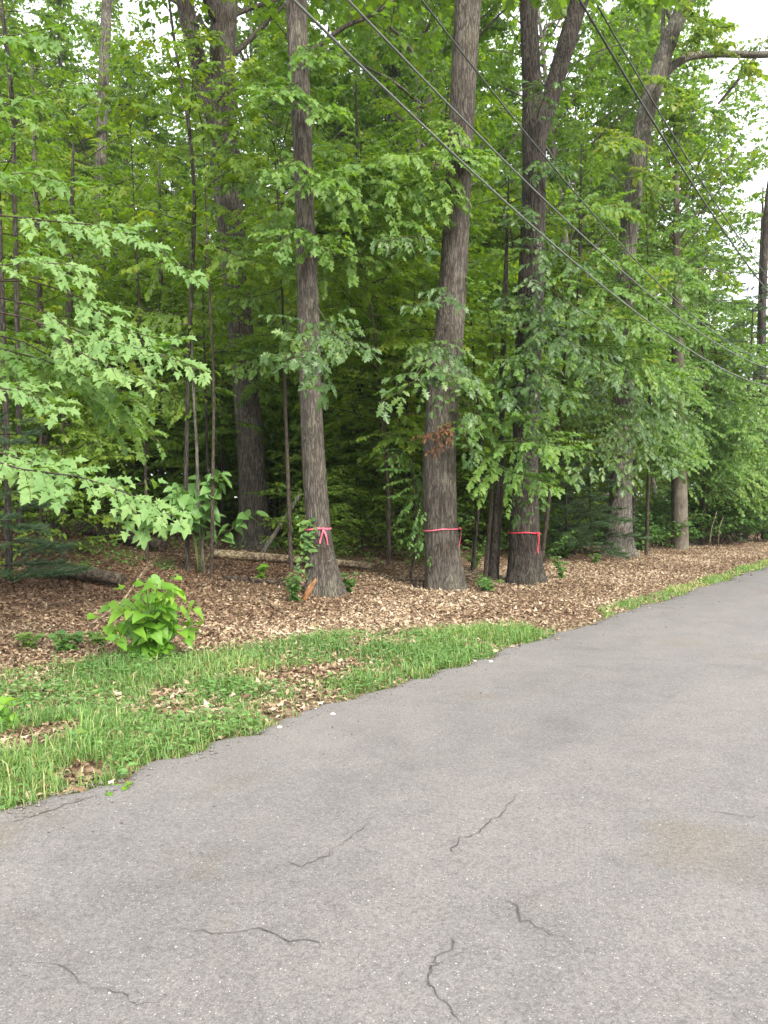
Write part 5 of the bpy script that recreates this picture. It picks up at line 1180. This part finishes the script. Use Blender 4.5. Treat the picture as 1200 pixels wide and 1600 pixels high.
def litter():
    rs = np.random.default_rng(3)
    x, y = wedge_points(280000, 4.2, 36, rs, 1.2); s = S(x, y)
    gd = grass_density(x, y)
    keep = (s > .03) & (rs.random(len(x)) < np.where(s < 3.2, 1 - .7 * gd, 1.0)) & (rs.random(len(x)) < .3 + .7 * sstep(.0, .8, s))
    x, y = x[keep], y[keep]; n = len(x)
    # a few leaves blown on the asphalt edge
    ex, ey = wedge_points(2600, 4, 28, rs, 1.3); es = S(ex, ey); k = (es > -.18) & (es < .05); ex, ey = ex[k], ey[k]
    x = np.concatenate((x, ex)); y = np.concatenate((y, ey)); n = len(x)
    z = np.where(S(x, y) > .05, gz(x, y), np.maximum(gz(x, y), road_z(x, y))) + rs.uniform(.004, .035, n)
    a = rs.uniform(0, 6.283, n); el = rs.normal(0, .35, n)
    D = nrm(np.stack((np.cos(a), np.sin(a), el), 1)); Nn = nrm(np.stack((rs.normal(0, .45, n), rs.normal(0, .45, n), np.ones(n)), 1))
    X = nrm(np.cross(D, Nn)); Z = np.cross(X, D); sz = .024 + .055 * rs.random(n) ** 1.6
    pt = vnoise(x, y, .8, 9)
    t = np.clip(rs.normal(.56, .25, n) + .5 * (pt - .5) - .38 * sstep(4.2, 7, S(x, y)) - .22 * sstep(2.2, 4.5, S(x, y)) * (1 - sstep(7, 11, U(x, y))), 0, 1)  # woodland shade painted into the tint: darker deep in and on the near left
    LV['dead'] = (lambda p, T: (np.column_stack((p * np.array((.8, 1)), .55 * np.abs(p[:, 0]) - .35 * (p[:, 1] - .3) ** 2)), T))(*leaf_shape('oval'))
    LV['dead_lobed'] = (lambda p, T: (np.column_stack((p * np.array((.75, 1)), -.5 * np.abs(p[:, 0]) + .45 * (p[:, 1] - .4) ** 2)), T))(*leaf_shape('lobed'))
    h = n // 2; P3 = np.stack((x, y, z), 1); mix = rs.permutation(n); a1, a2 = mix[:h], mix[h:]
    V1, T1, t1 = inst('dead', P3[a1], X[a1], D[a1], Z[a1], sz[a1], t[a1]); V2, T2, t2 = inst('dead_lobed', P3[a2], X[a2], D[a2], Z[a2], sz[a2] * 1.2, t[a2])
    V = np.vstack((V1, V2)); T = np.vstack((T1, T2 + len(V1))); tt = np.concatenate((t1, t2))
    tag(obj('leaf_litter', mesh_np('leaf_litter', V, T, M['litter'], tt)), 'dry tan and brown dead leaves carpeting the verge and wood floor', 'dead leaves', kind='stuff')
litter()

def grit():
    rs = np.random.default_rng(6); n = 3200
    u = 2 + 26 * rs.random(n) ** 1.6; s_ = edge_wobble(u) + rs.normal(-.02, .10, n) - (rs.random(n) < .12) * rs.random(n) * .9
    nn = -(s_ + 4); x = nn * ND[0] + u * UD[0]; y = nn * ND[1] + u * UD[1]; z = np.maximum(gz(x, y), np.where(s_ < .02, road_z(x, y), -1)); r = .003 + .011 * rs.random(n) ** 3
    b = np.array([(1, 0, 0), (-.5, .87, 0), (-.5, -.87, 0), (0, 0, 1), (0, 0, -.6)]); T = np.array([(0, 1, 3), (1, 2, 3), (2, 0, 3), (1, 0, 4), (2, 1, 4), (0, 2, 4)])
    V = (b[None] * (rs.uniform(.6, 1.3, (n, 5, 1))) * r[:, None, None] + np.stack((x, y, z + r * .3), 1)[:, None, :]).reshape(-1, 3)
    tag(obj('grit', mesh_np('grit', V, (T[None] + (np.arange(n) * 5)[:, None, None]).reshape(-1, 3), M['stone_grey'])), 'loose grit crumbled along the asphalt edge', 'grit', kind='stuff')
grit()

def grass():
    rs = np.random.default_rng(8)
    x, y = wedge_points(1100000, 3.6, 40, rs, 1.05); s = S(x, y); k = (s > -.03) & (s < 3.6); x, y = x[k], y[k]
    k = rs.random(len(x)) < grass_density(x, y); x, y = x[k], y[k]
    k = np.arange(len(x)) < 230000; x, y = x[k], y[k]; n = len(x)
    u = U(x, y); tall = vnoise(x, y, 1.3, 12)
    h = rs.gamma(4, .25, n) * (.038 + .085 * tall ** 1.5); h = np.clip(h, .018, .22) * np.where(u > 9.5, .8, 1)
    az = rs.uniform(0, 6.283, n); lean = rs.uniform(.2, 1.3, n)
    dx, dy = np.cos(az) * lean, np.sin(az) * lean; wv = rs.uniform(.0013, .0032, n) * (1 + y / 12)
    px_, py_ = -np.sin(az), np.cos(az); b = np.stack((x, y, gz(x, y) - .01), 1)
    wv3 = np.stack((px_ * wv, py_ * wv, 0 * wv), 1)
    mid = b + np.stack((dx * h * .35, dy * h * .35, h * .62), 1); tip = b + np.stack((dx * h, dy * h, h * (1 - .33 * lean)), 1)
    V = np.stack((b - wv3, b + wv3, mid - wv3 * .8, mid + wv3 * .8, tip), 1).reshape(-1, 3)
    T = (np.array([(0, 1, 3), (0, 3, 2), (2, 3, 4)])[None] + (np.arange(n) * 5)[:, None, None]).reshape(-1, 3)
    t = np.clip(.42 + .5 * (vnoise(x, y, 1.1, 14) - .5) + rs.normal(0, .17, n) + .18 * (u > 10.5) + (rs.random(n) < .09) * .6, 0, 1)
    tag(obj('grass', mesh_np('grass', V, T, M['grass'], np.repeat(t, 5))), 'ragged green grass along the edge of the asphalt', 'grass', kind='stuff')
    # small broad-leaved weeds mixed into the grass
    x, y = wedge_points(150000, 3.6, 14, rs, 1.1); k = (rs.random(len(x)) < grass_density(x, y) * (.05 + .38 * sstep(.42, .75, vnoise(x, y, 1.5, 21)))); x, y = x[k], y[k]; n = len(x)
    a = rs.uniform(0, 6.283, n); D = nrm(np.stack((np.cos(a), np.sin(a), rs.uniform(0, .6, n)), 1)); Nn = nrm(np.stack((rs.normal(0, .3, n), rs.normal(0, .3, n), np.ones(n)), 1)); X = nrm(np.cross(D, Nn)); Z = np.cross(X, D)
    V, T, tt = inst('oval', np.stack((x, y, gz(x, y) + rs.uniform(.02, .1, n)), 1), X, D, Z, rs.uniform(.025, .06, n), np.clip(rs.normal(.55, .2, n), 0, .88))
    tag(obj('verge_weeds', mesh_np('verge_weeds', V, T, M['grass'], tt)), 'small broad-leaved weeds growing through the verge grass', 'weeds', kind='stuff')
    # seedlings and ground cover through the wood
    x, y = wedge_points(9000, 8, 45, rs, 1.5); s = S(x, y); k = (s > 3.0) & (rs.random(len(x)) < sstep(.5, .75, vnoise(x, y, .45, 31)) * .6 * sstep(3, 9, s) * np.where(x / y < -.16, .35, 1)); x, y = x[k], y[k]; m = len(x); per = 9
    X0 = np.repeat(x, per) + rs.normal(0, .11, m * per); Y0 = np.repeat(y, per) + rs.normal(0, .11, m * per); n = m * per
    a = rs.uniform(0, 6.283, n); D = nrm(np.stack((np.cos(a), np.sin(a), rs.uniform(-.3, .3, n)), 1)); Nn = nrm(np.stack((rs.normal(0, .3, n), rs.normal(-.3, .3, n), np.ones(n)), 1)); X = nrm(np.cross(D, Nn)); Z = np.cross(X, D)
    V, T, tt = inst('far', np.stack((X0, Y0, gz(X0, Y0) + rs.uniform(.08, .4, n)), 1), X, D, Z, rs.uniform(.05, .11, n), np.clip(rs.normal(.5, .2, n), 0, 1))
    tag(obj('undergrowth', mesh_np('undergrowth', V, T, M['under'], tt)), 'low green seedlings and ground cover between the trunks', 'undergrowth', kind='stuff')
grass()

# fallen twigs here and there
rt = random.Random(12); k = 0
while k < 26:
    px, d = rt.uniform(0, 1150), rt.uniform(9, 22); x, y = (px - 600) / FPX * d, d
    if not 1.2 < S(x, y) < 9: continue
    a = rt.uniform(0, 3.14); L = rt.uniform(.25, .8); pts = [(x + math.cos(a) * L * f + rt.gauss(0, .02), y + math.sin(a) * L * f + rt.gauss(0, .02)) for f in (0, .3, .6, 1)]
    g = Geo(); r = rt.uniform(.005, .012); g.tube([(p, q, float(gz(p, q)) + r + .02) for p, q in pts], [r, r * .9, r * .7, r * .4], 6)
    p, q = pts[1]; e = a + rt.choice((-.8, .8)); z = float(gz(p, q)) + r + .02
    fk = Geo(); fk.tube([(p, q, z), (p + math.cos(e) * L * .35, q + math.sin(e) * L * .35, z + .03)], [r * .6, r * .3], 5)
    o = obj('fallen_twig', g.mesh('fallen_twig', M['log' if rt.random() < .5 else 'twig'], True)); obj('fork', fk.mesh('fork', o.data.materials[0], True), o)
    tag(o, f'thin fallen twig on the dead leaves {zone(px)}', 'twig', 'fallen twigs on the dead leaves'); k += 1

# things that would share a label are told apart by how near they stand
same = {}
for o in list(sc.objects):
    if o.parent is None and o.get('label') and o.get('category'): same.setdefault(o['label'], []).append(o)
ORD = ('nearest',) + tuple(w_ + ' nearest' for w_ in 'second third fourth fifth sixth seventh eighth ninth tenth'.split())
for lb, os_ in same.items():
    if 1 < len(os_) <= 10:
        key = lambda o: o.location.y if o.type == 'EMPTY' else float(np.mean([v.co.y for v in o.data.vertices]))
        for i, o in enumerate(sorted(os_, key=key)): o['label'] = f'{ORD[i] if i < len(os_) - 1 else "farthest"} {lb}'

tris = sum(len(m.polygons) for m in bpy.data.meshes if m.users)
print('TRIS', tris, 'OBJS', len(sc.objects))
